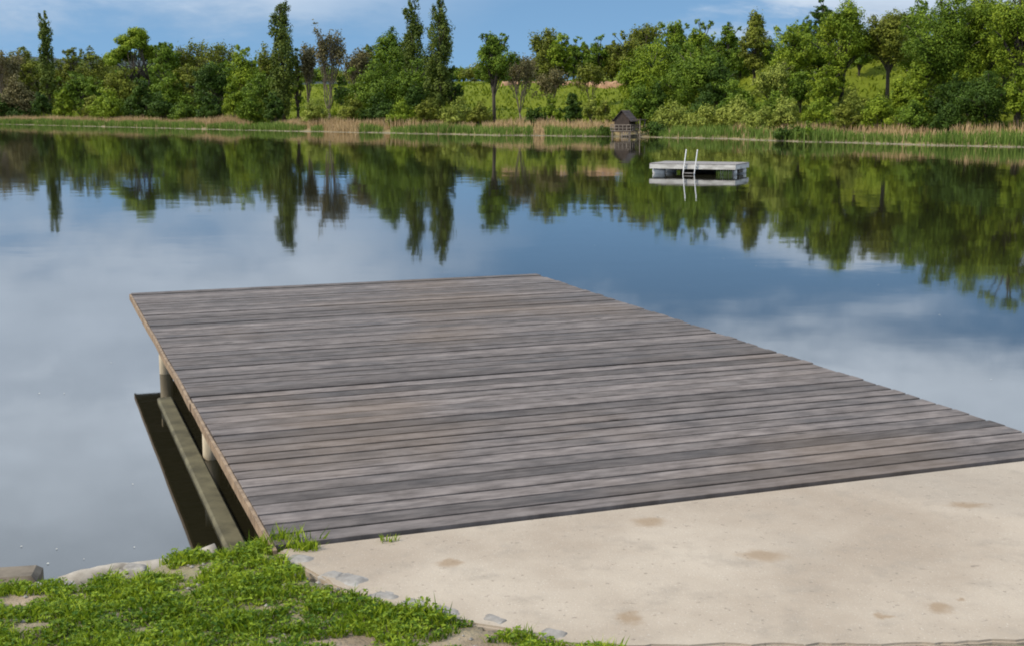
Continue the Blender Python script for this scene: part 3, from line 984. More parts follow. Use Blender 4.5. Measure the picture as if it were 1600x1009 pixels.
T(862, 76, 44, 'broad', 'green', 52, 'distant green tree behind the leafy ridge tree', cb=.03)
T(886, 84, 50, 'broad', 'olive', 54, 'distant olive tree behind the darker narrow ridge tree', cb=.03)
T(918, 82, 56, 'broad', 'green', 53, 'distant green tree behind the small bright ridge tree', cb=.03)
T(948, 78, 56, 'broad', 'green', 52, 'distant green tree behind the low olive ridge tree', cb=.03)
T(982, 74, 60, 'broad', 'green', 48, 'distant green tree behind the brownish-olive ridge tree', cb=.03)
T(1030, 60, 70, 'broad', 'green', 30, 'green tree in the second row left behind the round-topped tree', cb=.03)
T(1072, 56, 66, 'broad', 'green', 31, 'green tree in the second row between the two round-topped trees', cb=.03)
T(1118, 62, 60, 'broad', 'fresh', 32, 'bright tree in the second row left of the slim green tree', cb=.03)
T(1156, 76, 60, 'broad', 'green', 30, 'green tree in the second row left behind the olive spired tree', cb=.03)
T(1202, 64, 56, 'broad', 'green', 30, 'green tree in the second row right behind the olive spired tree', cb=.03)
T(1276, 52, 70, 'broad', 'green', 27, 'green tree in the second row below the dark conical treetop', cb=.03)
T(1352, 52, 66, 'broad', 'fresh', 32, 'bright tree in the second row left behind the forked stems', cb=.2)
T(1416, 48, 70, 'broad', 'green', 30, 'green tree in the second row right behind the forked stems', cb=.2)
T(1500, 20, 90, 'broad', 'green', 24, 'green tree in the second row between the two large right-hand trees', cb=.06)
T(1566, 30, 90, 'broad', 'green', 22, 'green tree in the second row behind the tallest bright tree', cb=.06)
T(1512, 76, 70, 'broad', 'fresh', 12, 'bright leafy tree above the wide dark shrubby tree', cb=.05)
T(1404, 120, 50, 'shrub', 'fresh', 10, 'bright shrub below the right fork of the forked stems', cat='shrub', group='shrubs on the slope')
T(1212, 140, 60, 'shrub', 'green', 10, 'green shrub below the light drooping tree', cat='shrub', group='shrubs on the slope')
T(1150, 124, 60, 'shrub', 'green', 14, 'green shrub below the small reddish earth patch', cat='shrub', group='shrubs on the slope')
T(1330, 132, 50, 'shrub', 'pale', 14, 'pale shrub on the slope right of the dark straight trunk', cat='shrub', group='shrubs on the slope')


# ------------------------------------------------------------------ reeds, sedges and meadow grass (uncountable)
def blades(name, X, Y, Z, h, wd, mat, label, cat, lean=0.18, kind='stuff'):
    n = len(X)
    a = rng.uniform(0, 2 * math.pi, n)
    dx, dy = np.cos(a), np.sin(a)
    lx, ly = rng.normal(0, lean, n) * h, rng.normal(0, lean, n) * h
    b = np.stack([X, Y, Z], -1)
    side = np.stack([dx * wd, dy * wd, np.zeros(n)], -1)
    mid = b + np.stack([lx * 0.35, ly * 0.35, h * 0.6], -1)
    tip = b + np.stack([lx, ly, h], -1)
    V = np.stack([b - side, b + side, mid + side * 0.8, tip, mid - side * 0.8], 1).reshape(-1, 3)
    k = np.arange(n) * 5
    Fa = np.stack([k, k + 1, k + 2, k + 3, k + 4], -1)
    o = mesh_arrays(name, V, Fa, mat, attr=np.repeat(rng.uniform(0, 1, n), 5))
    return tag(o, label, cat, kind=kind)


def belt(n, s0, s1, x0=-130, x1=75):
    X = rng.uniform(x0, x1, n)
    s = rng.uniform(s0, s1, n)
    Y = shore_y(X) + s / 0.72
    return X, Y, s


def n1(X, f, seed):
    return np.array([noise.noise((x * f, seed, 0)) for x in X])


X, Y, s = belt(30000, 0.05, 2.4)
den = n1(X, 0.22, 3.0) + 0.5 * n1(X, 0.8, 9.0)
pxs = 800 + X / Y * KH
bare_ = ((pxs > 505) & (pxs < 560)) | ((pxs > 833) & (pxs < 850)) | ((pxs > 955) & (pxs < 1015))
keep = (den > -0.55) & ~bare_
X, Y, s, den = X[keep], Y[keep], s[keep], den[keep]
h = np.clip(0.85 + 0.45 * den, 0.45, 1.25) * rng.uniform(0.6, 1.1, len(X)) * np.interp(X, [-80, 0, 30], [0.95, 0.9, 1.0])
blades('green_reeds', X, Y, terrain_z(X, Y) - 0.03, h, rng.uniform(0.018, 0.036, len(X)), M['reed'], 'belt of young green reeds along the far waterline', 'reeds', 0.14)
X, Y, s = belt(26000, 2.6, 7.0)
den = n1(X, 0.13, 21.0) + 0.5 * n1(X, 0.5, 33.0)
pxs = 800 + X / Y * KH
keep = (den > -0.45) & ~((pxs > 985) & (pxs < 1140))
X, Y, den = X[keep], Y[keep], den[keep]
h = np.clip(1.0 + 0.45 * den, 0.5, 1.35) * rng.uniform(0.7, 1.1, len(X)) * np.interp(X, [-10, 10, 25], [1, .85, .70])
blades('dry_reeds', X, Y, terrain_z(X, Y) - 0.03, h, rng.uniform(0.018, 0.036, len(X)), M['dryreed'], 'band of dry tan reeds behind the green ones', 'reeds', 0.12)
X, Y, s = belt(26000, 0.1, 2.8)
pxs = 800 + X / Y * KH
keep = ((pxs > 503) & (pxs < 562)) | ((pxs > 831) & (pxs < 852)) | (rng.random(len(X)) < .05)
X, Y = X[keep], Y[keep]
blades('dry_reeds', X, Y, terrain_z(X, Y) - 0.03, rng.uniform(.3, .9, len(X)), rng.uniform(0.018, 0.036, len(X)), M['dryreed'], 'dry tan reeds reaching down to the water between the green clumps', 'reeds', 0.2)
X, Y, s = belt(24000, 6.0, 44.0, -100, 50)
blades('meadow_grass', X, Y, terrain_z(X, Y) - 0.02, rng.uniform(0.15, 0.5, len(X)), rng.uniform(0.05, 0.14, len(X)), M['meadowgrass'], 'tall grass tufts on the meadow slope', 'grass', 0.5)


# ------------------------------------------------------------------ small lakeside hut on stilts
def hut():
    X, Y = shore_point(977, -0.2)
    Y = float(P(977, 213.5, 0)[1])
    Y -= 1.3
    X = (977 - 800) / KH * Y
    u = Y / KH                        # metres per photo pixel there
    g = empty('boathouse', (X, Y, 0), R(-27), 'small dark wooden hut on stilts with railed balcony at the reed edge', 'hut')
    W, D = 25 * u, 27 * u             # gable width, depth
    zf, ze, za = 9 * u, 26.5 * u, 40 * u
    zr = 18.5 * u
    # walls: vertical boards, gable end towards the lake
    mb = MB()
    n = 11
    for i in range(n):
        x0 = -W / 2 + W * i / n
        xm = x0 + W / n / 2
        top = ze + (za - ze - 0.06) * (1 - abs(xm) / (W / 2)) - 0.03
        for yy in (-D / 2, D / 2):
            mb.box((xm, yy, (zf + top) / 2), (W / n / 2 - 0.006, 0.02 + 0.003 * (i % 2), (top - zf) / 2))
    mb.box((-W / 2 + 0.02, 0, (zf + ze) / 2), (0.02, D / 2 - 0.03, (ze - zf) / 2))
    for yy in (-D / 2 + 0.25, D / 2 - 0.25):
        mb.box((W / 2 - 0.02, yy, (zf + ze) / 2), (0.02, 0.20, (ze - zf) / 2))
    mb.build('wall', M['hutwall'], g)
    mb = MB()
    mb.box((W / 2 - 0.05, 0, (zf + ze) / 2), (0.02, D / 2 - 0.06, (ze - zf) / 2 - 0.02))
    mb.build('door', M['hutdark'], g)
    mb = MB()
    ov = 3.2 * u
    sl = np.array((W / 2 + ov, 0, -(za - ze) * (W / 2 + ov) / (W / 2)))
    L = np.linalg.norm(sl)
    for sgn in (-1, 1):
        ax = np.array((sl[0] * sgn, 0, sl[2])) / L
        up = np.array((-ax[2] * sgn, 0, ax[0] * sgn))
        nb = 7
        for k in range(nb):
            c = np.array((0, 0, za + 0.02)) + ax * L * (k + 0.5) / nb + up * (0.012 * (1 - (k % 2)) + 0.01)
            mb.box(c, (L / nb / 2 + 0.012, D / 2 + ov * 0.9, 0.014), (ax, (0, 1, 0), up))
    mb.build('roof', M['hutroof'], g)
    # platform, railing and stilts
    PW, PD = W / 2 + 4 * u, D / 2 + 4 * u
    mb = MB()
    for k in range(9):
        mb.box((-PW + (k + .5) * 2 * PW / 9, 0, zf - 0.04), (PW / 9 - 0.005, PD, 0.03))
    mb.build('platform', M['hutwall'], g)
    mb = MB()
    for z in (zf + 0.02, (zf + zr) / 2, zr):
        mb.bar((-PW, -PD, z), (PW, -PD, z), 0.05, 0.055)
        mb.bar((PW, -PD, z), (PW, PD, z), 0.05, 0.055)
        mb.bar((-PW, -PD, z), (-PW, PD, z), 0.05, 0.055)
    for k in range(6):
        x = -PW + 2 * PW * k / 5
        mb.bar((x, -PD - 0.01, zf - 0.02), (x, -PD - 0.01, zr + 0.03), 0.05, 0.05)
    for k in range(1, 5):
        y = -PD + 2 * PD * k / 4
        mb.bar((PW + 0.01, y, zf - 0.02), (PW + 0.01, y, zr + 0.03), 0.05, 0.05)
        mb.bar((-PW - 0.01, y, zf - 0.02), (-PW - 0.01, y, zr + 0.03), 0.05, 0.05)
    mb.build('railing', M['hutrail'], g)
    for x in (-PW + .1, 0.05, PW - .1):
        for y in (-PD + .1, PD - .1):
            mb = MB()
            mb.tube([(x, y, -0.6), (x, y, zf - 0.07)], [0.05, 0.045], 8)
            mb.build('stilt', M['hutrail'], g)
    mb = MB()                         # lattice under the right side
    for z in (zf * .30, zf * .68):
        mb.bar((0.1, -PD + .03, z), (PW, -PD + .03, z), .03, .05)
        mb.bar((PW - .03, -PD, z), (PW - .03, PD, z), .03, .05)
    for k in range(5):
        x = .12 + (PW - .16) * k / 4
        mb.bar((x, -PD + .07, -.3), (x, -PD + .07, zf - .07), .03, .04)
    mb.build('lattice', M['hutrail'], g)
    mb = MB()                         # lean-to with its stair at the right
    x0, x1 = PW + .03, PW + 13 * u
    mb.box(((x0 + x1) / 2, 0.25, ze * 0.99), ((x1 - x0) / 2, PD * .8, .02))
    mb.box(((x0 + x1) / 2, 0.25, ze * 0.99 + .03), ((x1 - x0) / 2 * .9, PD * .7, .008))
    mb.build('lean_to_roof', M['hutroof'], g)
    for y in (-PD * .5, PD * .7):
        mb = MB()
        mb.bar((x1 - .06, y, -.4), (x1 - .06, y, ze * .97), .05, .05)
        mb.build('post', M['hutrail'], g)
    mb = MB()
    for k in range(5):
        mb.box((x0 + .1 + k * .12, -.2, zf - .1 - k * .09), (.07, .3, .015))
    mb.build('stair', M['hutrail'], g)


hut()


# ------------------------------------------------------------------ bathing raft with ladder
def raft():
    zt = 0.36
    fl, fr = P(1015, 255.4, zt), P(1149.5, 257.6, zt)
    d = (fr - fl)[:2]
    L = float(np.linalg.norm(d))
    a = d / L
    b = np.array((-a[1], a[0]))
    D = 2.15
    c = (fl[:2] + fr[:2]) / 2 + b * D / 2
    g = empty('swimming_raft', (c[0], c[1], 0), math.atan2(a[1], a[0]), 'pale grey wooden bathing raft with ladder floating on the lake', 'raft')
    mb = MB()
    n = 16
    for i in range(n):
        mb.box((0, -D / 2 + (i + .5) * D / n, zt - .012 + .002 * (i % 3)), (L / 2 + .012 * random.uniform(.2, 1), D / n / 2 - .004, .014), ch=.003)
    mb.build('deck', M['raftdeck'], g)
    mb = MB()
    fh = 0.075
    zc_ = zt - .028 - fh
    for sgn in (-1, 1):
        mb.box((0, sgn * (D / 2 - .02), zc_), (L / 2 - .0, .02, fh))
        mb.box((sgn * (L / 2 - .022), 0, zc_), (.02, D / 2 - .042, fh))
    mb.build('fascia', M['raftside'], g)
    zb = zc_ - fh
    for sx_, ww in ((-1, .23), (1, .30)):
        for k in range(2):
            mb = MB()
            yy = -D / 2 + .34 + k * (D - .68)
            xs_ = sx_ * (L / 2 - ww - .02)
            r_, m_ = .155, 9
            rows_ = np.linspace(-.26, .26, m_)
            mb.tube([(xs_ + q * ww / .26 * .95, yy, zb - .10) for q in rows_], [r_ * f for f in (.55, .88, .97, 1.0, .96, 1.0, .97, .88, .55)], 14)
            mb.build('float', M['float'], g, True)
    mb = MB()
    mb.box((0, D / 2 - .28, zb - .1), (L / 2 - .62, .05, .09))
    mb.build('beam', M['wetwood'], g)
    mb = MB()
    mb.box((0, 0, zb - .05), (L / 2 - .62, .05, .045))
    mb.build('beam', M['wetwood'], g)
    mb = MB()
    mb.box((L / 2 - .09, 0, zb - .07), (.045, D / 2 - .75, .066))
    mb.build('beam', M['wetwood'], g)
    mb = MB()
    for k in range(9):
        mb.bar((L / 2 - .62 + .065 * k, -D / 2 + .1, zb + .0), (L / 2 - .60 + .06 * k, -D / 2 + .1, -.05), .025, .02, up=(0, 1, 0))
    mb.build('brace', M['wetwood'], g)
    mb = MB()
    for k in range(14):                                           # weed tufts hanging at the waterline
        x = L / 2 - .66 + .04 * k
        mb.bar((x, -D / 2 + .05, zb - .01), (x + random.uniform(-.02, .02), -D / 2 + .05, .0), .016, .006, up=(0, 1, 0))
    mb.build('hanging_weed', M['reed'], g)
    lad = empty('ladder', (-L / 2 + (1078 - 1015) / 134.5 * L, -D / 2 - .06, 0))
    lad.parent = g
    hw = .195
    for sgn in (-1, 1):
        mb = MB()
        p = [(sgn * hw - .03, -.03, -.55), (sgn * hw, -.02, 0.0), (sgn * hw + .038, -.005, .36), (sgn * hw + .082, .02, .80), (sgn * hw + .086, .025, .85)]
        mb.tube(p, [.018, .018, .018, .018, .014], 8)
        mb.build('rail', M['steel'], lad, True)
    for z in (.05, -.2, -.45):
        mb = MB()
        mb.box((0, -.03, z), (hw - .02, .045, .014))
        mb.build('step', M['raftdeck'], lad)
    for sgn in (-1, 1):
        mb = MB()
        mb.bar((sgn * hw + .03, -.0, .27), (sgn * hw + .03, .075, .27), .03, .03)
        mb.build('bracket', M['steel'], lad)


raft()


# ------------------------------------------------------------------ wooden dock
def dock():
    Wd, Ld = DOCK_W, DOCK_LEN
    g = empty('wooden_dock', (float(pa[0]), float(pa[1]), 0), DOCK_ROT, 'large weathered grey plank bathing dock reaching from the concrete into the lake', 'dock')
    n = int(round(Ld / PITCH_B))
    mb = MB()
    th = .021
    for i in range(n):
        y = (i + .5) * PITCH_B
        gap = random.choice([.010, .013, .016, .018, .022, .030])
        l0 = random.uniform(-.0015, .0015)
        l1 = Wd + random.uniform(-.012, .012)
        dz = random.uniform(-.0025, .0025)
        tilt = random.uniform(-.012, .012)
        ax = np.array(((1, 0, 0), (0, math.cos(tilt), math.sin(tilt)), (0, -math.sin(tilt), math.cos(tilt))))
        # every board in three lengths, slightly cupped
        mb.box(((l0 + l1) / 2, y, DOCK_Z - th + dz), ((l1 - l0) / 2, PITCH_B / 2 - gap / 2, th), ax, ch=.002)
    mb.build('decking', M['deck'], g)
    cuts = [-.03, Ld * .36, Ld * .71, Ld + .005]
    for k in range(3):
        tm = MB()
        m_ = 9
        for q in range(m_):
            y0, y1 = [cuts[k] + (cuts[k + 1] - cuts[k] - .004) * (q + e) / m_ for e in (0, 1)]
            b0, b1 = [.004 * noise.noise((yy * 1.3, k, 2)) for yy in (y0, y1)]
            tm.bar((-.011 + b0, y0, DOCK_Z - .030 + b0), (-.011 + b1, y1 + .0005, DOCK_Z - .030 + b1), .016, .050)
        tm.build('edge_trim', M['plankend'], g)
    zt = DOCK_Z - 2 * th - .006
    for x in (.42, Wd * .25, Wd * .5, Wd * .75, Wd - .16):        # bearers under the boards
        mb = MB()
        mb.box((x, Ld / 2, zt - .07), (.045, Ld / 2 - .05, .07))
        mb.build('bearer', M['wetwood'], g)
    mb = MB()
    mb.box((Wd / 2, Ld - .055, zt - .055), (Wd / 2 - .25, .02, .055))
    mb.build('end_board', M['wetwood'], g)
    # sill beam at the waterline with posts on it
    ycor = [P(px, py, 0)[:2] for px, py in ((418, 900), (319, 716), (251, 583))]
    ys_ = [float(np.dot(q - pa[:2], ev)) for q in ycor]
    ys_.append(Ld - .45)
    for x in (.045, Wd * .5, Wd - .045):
        mb = MB()
        y1 = float(np.dot(P(249, 626, 0)[:2] - pa[:2], ev)) if x < 1 else Ld - .4
        mb.box((x, y1 / 2 - .1, -.045), (.056, y1 / 2 + .1, .075), ch=.012)
        mb.build('sill_beam', M['sill'], g)
        for y in (ys_[:3] if x < 1 else ys_):
            mb = MB()
            px_ = x + (.115 if x < 1 else -.115)
            mb.tube([(px_, y, -.3), (px_, y, DOCK_Z - 2 * th - .003)], [.056, .053], 14)
            mb.build('post', M['post'], g, True)


dock()

# ------------------------------------------------------------------ near bank, concrete, stones, log, grass
EDGE_PX = [(-420, 985), (-150, 944), (0, 926), (100, 909), (180, 897), (255, 888), (335, 876), (372, 884), (400, 874), (430, 860)]
ed = [P(x, y, 0.30)[:2] for x, y in EDGE_PX]
dk = [pa[:2] + av * q + ev * (-0.03) for q in (0.2, 2.0, 4.0, DOCK_W)]
ex = np.array([-60, -12] + [p[0] for p in ed] + [p[0] for p in dk] + [dk[-1][0] + 6, 80])
ey = np.array([2.0, 3.4] + [p[1] for p in ed] + [p[1] for p in dk] + [dk[-1][1] + .5, 8.5])
o_ = np.argsort(ex)
ex, ey = ex[o_], ey[o_]


def bank_z(X, Y):
    d = (np.interp(X, ex, ey) - Y)
    z = np.interp(d, [-.5, -.12, -.03, .02, .12, .35, 1.0, 3.0], [-.8, -.15, .14, .25, .33, .40, .45, .47])
    return z, d


slab_top = .492
low_px = [(438, 858), (447, 872), (470, 884), (498, 898), (520, 911), (556, 925), (600, 941), (650, 953), (705, 964), (765, 977), (820, 989), (870, 1000),
          (935, 1006), (1100, 1007), (1300, 1005), (1480, 1003), (1600, 1000), (1800, 990), (2300, 975), (4200, 905)]
lo = [P(x, y, slab_top)[:2] for x, y in low_px]
n0 = pa[:2] + av * 0.03 - ev * 0.012
n1_ = pa[:2] + av * (DOCK_W + 7.0) - ev * 0.012
poly = []
for i in range(len(lo) - 1):
    k = max(2, int(np.linalg.norm(lo[i + 1] - lo[i]) / .035))
    for j in range(k):
        q = lo[i] + (lo[i + 1] - lo[i]) * j / k
        poly.append(q + .022 * np.array((noise.noise((q[0] * 9, q[1] * 9, 0)), noise.noise((q[0] * 9, q[1] * 9, 5)))) + rng.normal(0, .004, 2))
poly.append(n1_)
poly.append(n0)
SLAB = np.array(poly)


def in_slab(X, Y, grow=0.0):
    x, y = np.asarray(X), np.asarray(Y)
    c = np.zeros(x.shape, bool)
    j = len(SLAB) - 1
    for i in range(len(SLAB)):
        xi, yi = SLAB[i]
        xj, yj = SLAB[j]
        m_ = ((yi > y) != (yj > y)) & (x < (xj - xi) * (y - yi) / (yj - yi + 1e-12) + xi)
        c ^= m_
        j = i
    return c


def slab_lift(X, Y):
    """1 at the rim of the slab, 0 half a metre away: soil has silted up against it"""
    X, Y = np.asarray(X, float), np.asarray(Y, float)
    rim = np.array(lo)
    best = np.full(X.shape, 9.0)
    for p0, p1 in zip(rim[:-1], rim[1:]):
        dd = p1 - p0
        t = np.clip(((X - p0[0]) * dd[0] + (Y - p0[1]) * dd[1]) / (dd @ dd), 0, 1)
        best = np.minimum(best, np.hypot(X - p0[0] - t * dd[0], Y - p0[1] - t * dd[1]))
    edge = np.clip((np.interp(X, ex, ey) - Y - .05) / .38, 0, 1)
    return np.clip(1 - best / .55, 0, 1) ** 0.7 * edge


bm = bmesh.new()
tv = [bm.verts.new((p[0], p[1], slab_top)) for p in SLAB]
f = bm.faces.new(tv)
if f.normal.z < 0:
    f.normal_flip()
r_ = bmesh.ops.extrude_face_region(bm, geom=[f])
for v in [e for e in r_['geom'] if isinstance(e, bmesh.types.BMVert)]:
    pass
bm.normal_update()
top = [fc for fc in bm.faces if abs(fc.normal.z) > .9]
newv = [e for e in r_['geom'] if isinstance(e, bmesh.types.BMVert)]
for v in newv:
    v.co.z -= .45
bmesh.ops.recalc_face_normals(bm, faces=bm.faces[:])
te = [e for e in bm.edges if all(abs(v.co.z - slab_top) < 1e-5 for v in e.verts) and len(e.link_faces) == 2]
bmesh.ops.bevel(bm, geom=te, offset=.008, segments=2, affect='EDGES', clamp_overlap=True)
bmesh.ops.triangulate(bm, faces=[fc for fc in bm.faces if len(fc.verts) > 4])
me = bpy.data.meshes.new('pavement')
bm.to_mesh(me)
bm.free()
me.materials.append(M['slab'])
sl_o = bpy.data.objects.new('pavement', me)
COL.objects.link(sl_o)
tag(sl_o, 'sandy pale concrete slab in front of the dock', 'pavement', kind='structure')

gx = np.concatenate([np.linspace(-60, -4.2, 20), np.arange(-4, 1.2, .03), np.linspace(1.4, 60, 40)])
gy = np.concatenate([np.linspace(-40, 2.8, 16), np.arange(3.0, 6.2, .03), np.linspace(6.4, 14, 30)])
BX, BY = np.meshgrid(gx, gy)
BZ, bd = bank_z(BX, BY)
nz = np.array([noise.fractal((float(x) * 3.2, float(y) * 3.2, 0), 0.9, 2.1, 5) for x, y in zip(BX.ravel(), BY.ravel())]).reshape(BX.shape)
BZ = BZ + nz * .028 * np.clip(bd * 8 + 1, 0, 1)
BZ = BZ + (np.maximum(.485, BZ) - BZ) * slab_lift(BX, BY)
BZ = np.where(in_slab(BX, BY), np.minimum(BZ, .40), BZ)
tag(grid('bank', BX, BY, BZ, M['soil']), 'bare brown soil of the near bank', 'bank', kind='structure')


def bz_at(X, Y):
    z, d = bank_z(np.asarray(X), np.asarray(Y))
    nn = np.array([noise.fractal((float(x) * 3.2, float(y) * 3.2, 0), 0.9, 2.1, 5) for x, y in zip(np.ravel(X), np.ravel(Y))])
    z = z + nn * .028 * np.clip(np.asarray(d) * 8 + 1, 0, 1)
    z = z + (np.maximum(.485, z) - z) * slab_lift(X, Y)
    return z, d


def rock(name, c, half, rz, mat, label, cat, group, seed, parent=None):
    bm = bmesh.new()
    bmesh.ops.create_icosphere(bm, subdivisions=4, radius=1)
    for v in bm.verts:
        n = v.co.normalized()
        q = np.sign(n) * np.abs(n) ** 0.62
        k = 1 + .20 * noise.noise(n * 1.3 + Vector((seed, 0, 0))) + .07 * noise.noise(n * 4 + Vector((0, seed, 0)))
        v.co = Vector((q[0] * half[0] * k, q[1] * half[1] * k, q[2] * half[2] * k))
    me = bpy.data.meshes.new(name)
    bm.to_mesh(me)
    bm.free()
    me.polygons.foreach_set('use_smooth', [True] * len(me.polygons))
    me.materials.append(mat)
    o = bpy.data.objects.new(name, me)
    o.location = c
    o.rotation_euler = (0, 0, rz)
    COL.objects.link(o)
    return tag(o, label, cat, group)


STONES = [(470, 880, .085, .035, 'pale broken slab stone by the dock corner'), (548, 914, .09, .04, 'large grey stone at the bend of the slab edge'),
          (520, 905, .05, .03, 'small pale stone between the grass and the slab bend'), (600, 938, .075, .032, 'grey flat stone beside the weed tuft at the slab edge'),
          (648, 951, .06, .03, 'low rounded stone half-way along the ragged slab edge'), (700, 963, .075, .03, 'long flat stone on the lower slab edge'),
          (770, 977, .05, .026, 'small grey stone on the lower slab edge'), (862, 1000, .055, .028, 'last pale stone at the bottom of the slab edge')]
for k, (px, py, a_, b_, lab) in enumerate(STONES):
    p = P(px, py, .47)
    rock('stone', (p[0], p[1], .462), (a_, b_ * 1.6, .034), -.55 + .2 * random.uniform(-1, 1), M['stone'], lab, 'stone', 'stones along the slab edge', 3.1 * k + 1)
for k, (px, py, a_, lab) in enumerate([(212, 903, .05, 'sunlit round stone at the water edge left of the log'), (182, 902, .035, 'small dark stone next to the sunlit one at the water edge'),
                                       (60, 945, .03, 'small pale stone in the grass at the far left'), (105, 928, .035, 'flat stone on the bare soil left')]):
    p = P(px, py, .33)
    z = float(bz_at([p[0]], [p[1]])[0][0])
    rock('stone', (p[0], p[1], z + a_ * .2), (a_, a_ * .8, a_ * .6), .7 * k, M['log' if k == 1 else 'stone'], lab, 'stone', 'stones on the bank', 40 + 2.7 * k)

# weathered log at the water's edge
la, lb = P(95, 906, .30), P(340, 869, .31)
pts = np.array([la + (lb - la) * t for t in np.linspace(0, 1, 22)])
pts[:, 2] += .012 * np.sin(np.linspace(0, 7, 22)) - np.linspace(.035, 0, 22)
mb = MB()
mb.tube(pts, [(.050 + .008 * noise.noise((i * .6, 2, 0))) * (1 if i < 21 else .97) for i in range(22)], 18)
lg = mb.build('driftwood_log', M['log'], None, True)
tag(lg, 'grey weathered log lying along the water edge left of the dock', 'log')

# squared timber standing off the bank at the far left
mb = MB()
t0, t1 = P(66, 889, .30), P(-190, 905, .30)
d = (t1 - t0)[:2]
Lt = float(np.linalg.norm(d))
d = d / Lt
nrm_ = np.array((-d[1], d[0]))
cc = (t0 + t1)[:2] / 2 - nrm_ * (-.06)
mb.box((cc[0], cc[1], .06), (Lt / 2, .085, .26), ((d[0], d[1], 0), (nrm_[0], nrm_[1], 0), (0, 0, 1)), ch=.022)
tb = mb.build('timber_beam', M['oldbeam'])
tag(tb, 'thick dark squared timber beam at the left edge by the water', 'beam')

# grass and clover (uncountable)
n = 260000
X = rng.uniform(-3.6, 1.2, n)
Y = rng.uniform(3.2, 5.9, n)
d_ = np.interp(X, ex, ey) - Y
mask = np.array([noise.fractal((float(x) * 2.3, float(y) * 4.2, 4.0), 0.8, 2.0, 4) for x, y in zip(X, Y)])
near = np.clip((d_ - np.interp(X, [-1.05, -.75], [.30, .14])) / .45, 0, 1)
mound = np.array([noise.fractal((float(x) * 7.0, float(y) * 9.0, 11.0), 0.9, 2.0, 3) for x, y in zip(X, Y)])
px_g = 800 + X / Y * 2000
corner = (np.hypot(X - pa[0] + .02, Y - pa[1] + .06) < .22)
la, lb = P(95, 906, .30), P(340, 869, .31)
logt = np.clip((X - la[0]) / (lb[0] - la[0]), -.1, 1.06)
nearlog = np.abs(Y - (la[1] + logt * (lb[1] - la[1]))) + np.clip(X - lb[0] + .02, 0, 9) * 1.6 < np.interp(logt, [.3, .6, 1.0], [.17, .27, .30])
keep = (d_ > np.interp(X, [-1.25, -1.0], [.24, .06])) & ~in_slab(X, Y) & ~nearlog & ((mask > .16 - .62 * near) | corner)
keep &= (mound > -.40) & (X < np.interp(Y, [3.8, 4.3], [.36, .10]))
X, Y, mask, d_, mound = X[keep], Y[keep], mask[keep], d_[keep], np.clip(1 + 1.2 * mound[keep], .45, 1.8)
Z, _ = bz_at(X, Y)
half = int(len(X) * .84)
hh = rng.uniform(.014, .040, half) * (1 + .5 * mask[:half]) * np.clip(.6 + d_[:half], .5, 1) * mound[:half]
blades('grass', X[:half], Y[:half], Z[:half] - .005, hh, rng.uniform(.0018, .0036, half), M['grass'], 'short green grass growing on the near bank', 'grass', .45)
X, Y, Z, mask = X[half:], Y[half:], Z[half:], mask[half:]
m3 = len(X)
ctr = np.stack([X, Y, Z + rng.uniform(.008, .030, m3) * (1 + .4 * mask) * mound[half:]], -1)
PP, NN = [], []
a0 = rng.uniform(0, 6.28, m3)
for k in range(3):
    a = a0 + k * 2.09
    PP.append(ctr + np.stack([np.cos(a) * .006, np.sin(a) * .006, np.full(m3, .001)], -1))
    NN.append(np.stack([rng.normal(0, .4, m3), rng.normal(0, .4, m3), np.ones(m3)], -1))
Pn, Nn = np.concatenate(PP), np.concatenate(NN)
V, Fa = leaves(Pn, Nn, rng.uniform(.008, .016, len(Pn)), rng)
tag(mesh_arrays('clover', V, Fa, M['clover'], attr=np.repeat(rng.uniform(0, 1, len(Pn)), 4)), 'low clover covering the near bank between the grass', 'clover', kind='stuff')


# taller tufts
def tuft(px, py, z, n, h, spread, label):
    p = P(px, py, z)
    r = np.random.default_rng(int(px))
    X = p[0] + r.normal(0, spread, n)
    Y = p[1] + r.normal(0, spread * .6, n)
    o = blades('grass_tuft', X, Y, np.full(n, z - .01), r.uniform(.5, 1.1, n) * h, r.uniform(.002, .004, n), M['grass'], label, 'grass tuft', .35, None)
    del_ = o.pop('kind', None)
    o['group'] = 'grass tufts along the concrete'
    return o


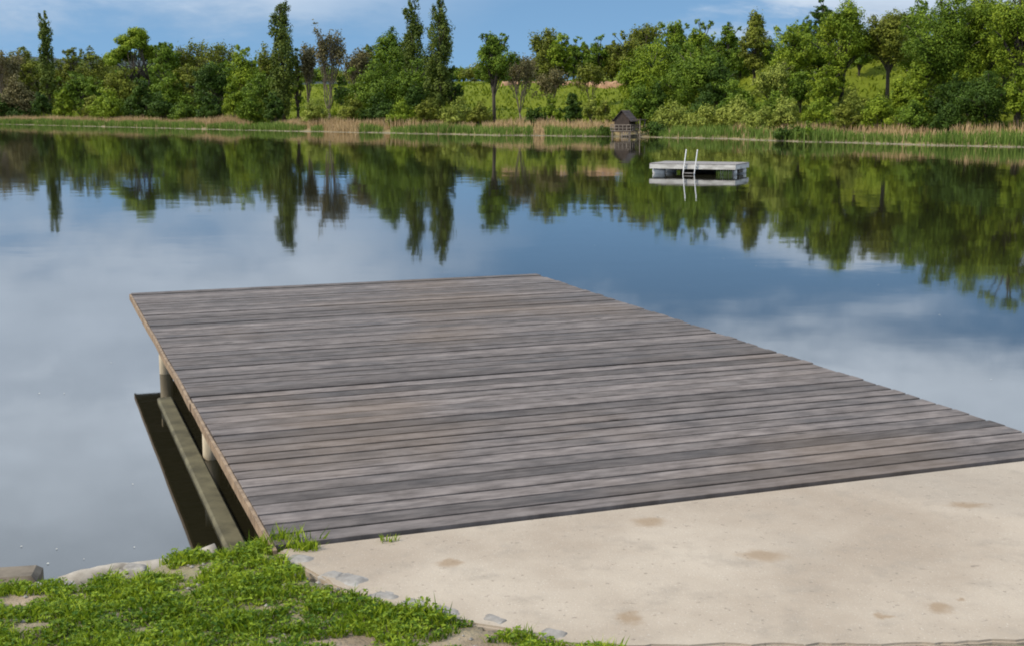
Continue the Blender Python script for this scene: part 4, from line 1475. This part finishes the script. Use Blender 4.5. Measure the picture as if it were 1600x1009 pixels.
tuft(445, 858, .46, 160, .10, .055, 'tall grass tuft at the near left dock corner')
tuft(478, 858, .49, 140, .055, .022, 'short grass tuft in the joint between dock and slab')
tuft(606, 844, .495, 26, .04, .02, 'tiny weed tuft in the joint part-way along the dock edge')
tuft(592, 930, .47, 60, .035, .022, 'little weed tuft among the slab edge stones')
tuft(412, 872, .36, 90, .06, .03, 'grass tuft hanging over the water beside the log end')

# pebbles and crumbs on the bare soil
n = 900
X = rng.uniform(-3.0, .9, n)
Y = rng.uniform(3.4, 5.6, n)
Z, d_ = bz_at(X, Y)
keep = (d_ > .02) & ~in_slab(X, Y)
X, Y, Z = X[keep], Y[keep], Z[keep]
mb = MB()
oct_ = np.array([(1, 0, 0), (0, 1, 0), (-1, 0, 0), (0, -1, 0), (0, 0, .7), (0, 0, -.7)])
fo = [(0, 1, 4), (1, 2, 4), (2, 3, 4), (3, 0, 4), (1, 0, 5), (2, 1, 5), (3, 2, 5), (0, 3, 5)]
for x, y, z in zip(X, Y, Z):
    s_ = random.uniform(.003, .011)
    mb.add(np.array((x, y, z + s_ * .3)) + oct_ * s_ * rng.uniform(.7, 1.3, 3), fo)
tag(mb.build('pebbles', M['stone']), 'scattered pebbles on the bank soil', 'pebbles', kind='stuff')

# petals and pollen drifting on the water
n = 110
px = rng.uniform(-50, 1650, n)
py = rng.uniform(330, 900, n)
pp = np.array([P(a, b, .004) for a, b in zip(px, py)])
rel = pp[:, :2] - pa[:2]
qa, qe = rel @ av, rel @ ev
ok = ~((qa > -.25) & (qa < DOCK_W + .2) & (qe > -1) & (qe < DOCK_LEN + .2)) & ((np.interp(pp[:, 0], ex, ey) - pp[:, 1]) < -.3)
pp = pp[ok]
V, Fa = leaves(pp, np.tile((0., 0., 1.), (len(pp), 1)) + rng.normal(0, .02, (len(pp), 3)), rng.uniform(.005, .016, len(pp)), rng)
tag(mesh_arrays('floating_petals', V, Fa, M['pollen']), 'tiny pale petals drifting on the water', 'petals', kind='stuff')
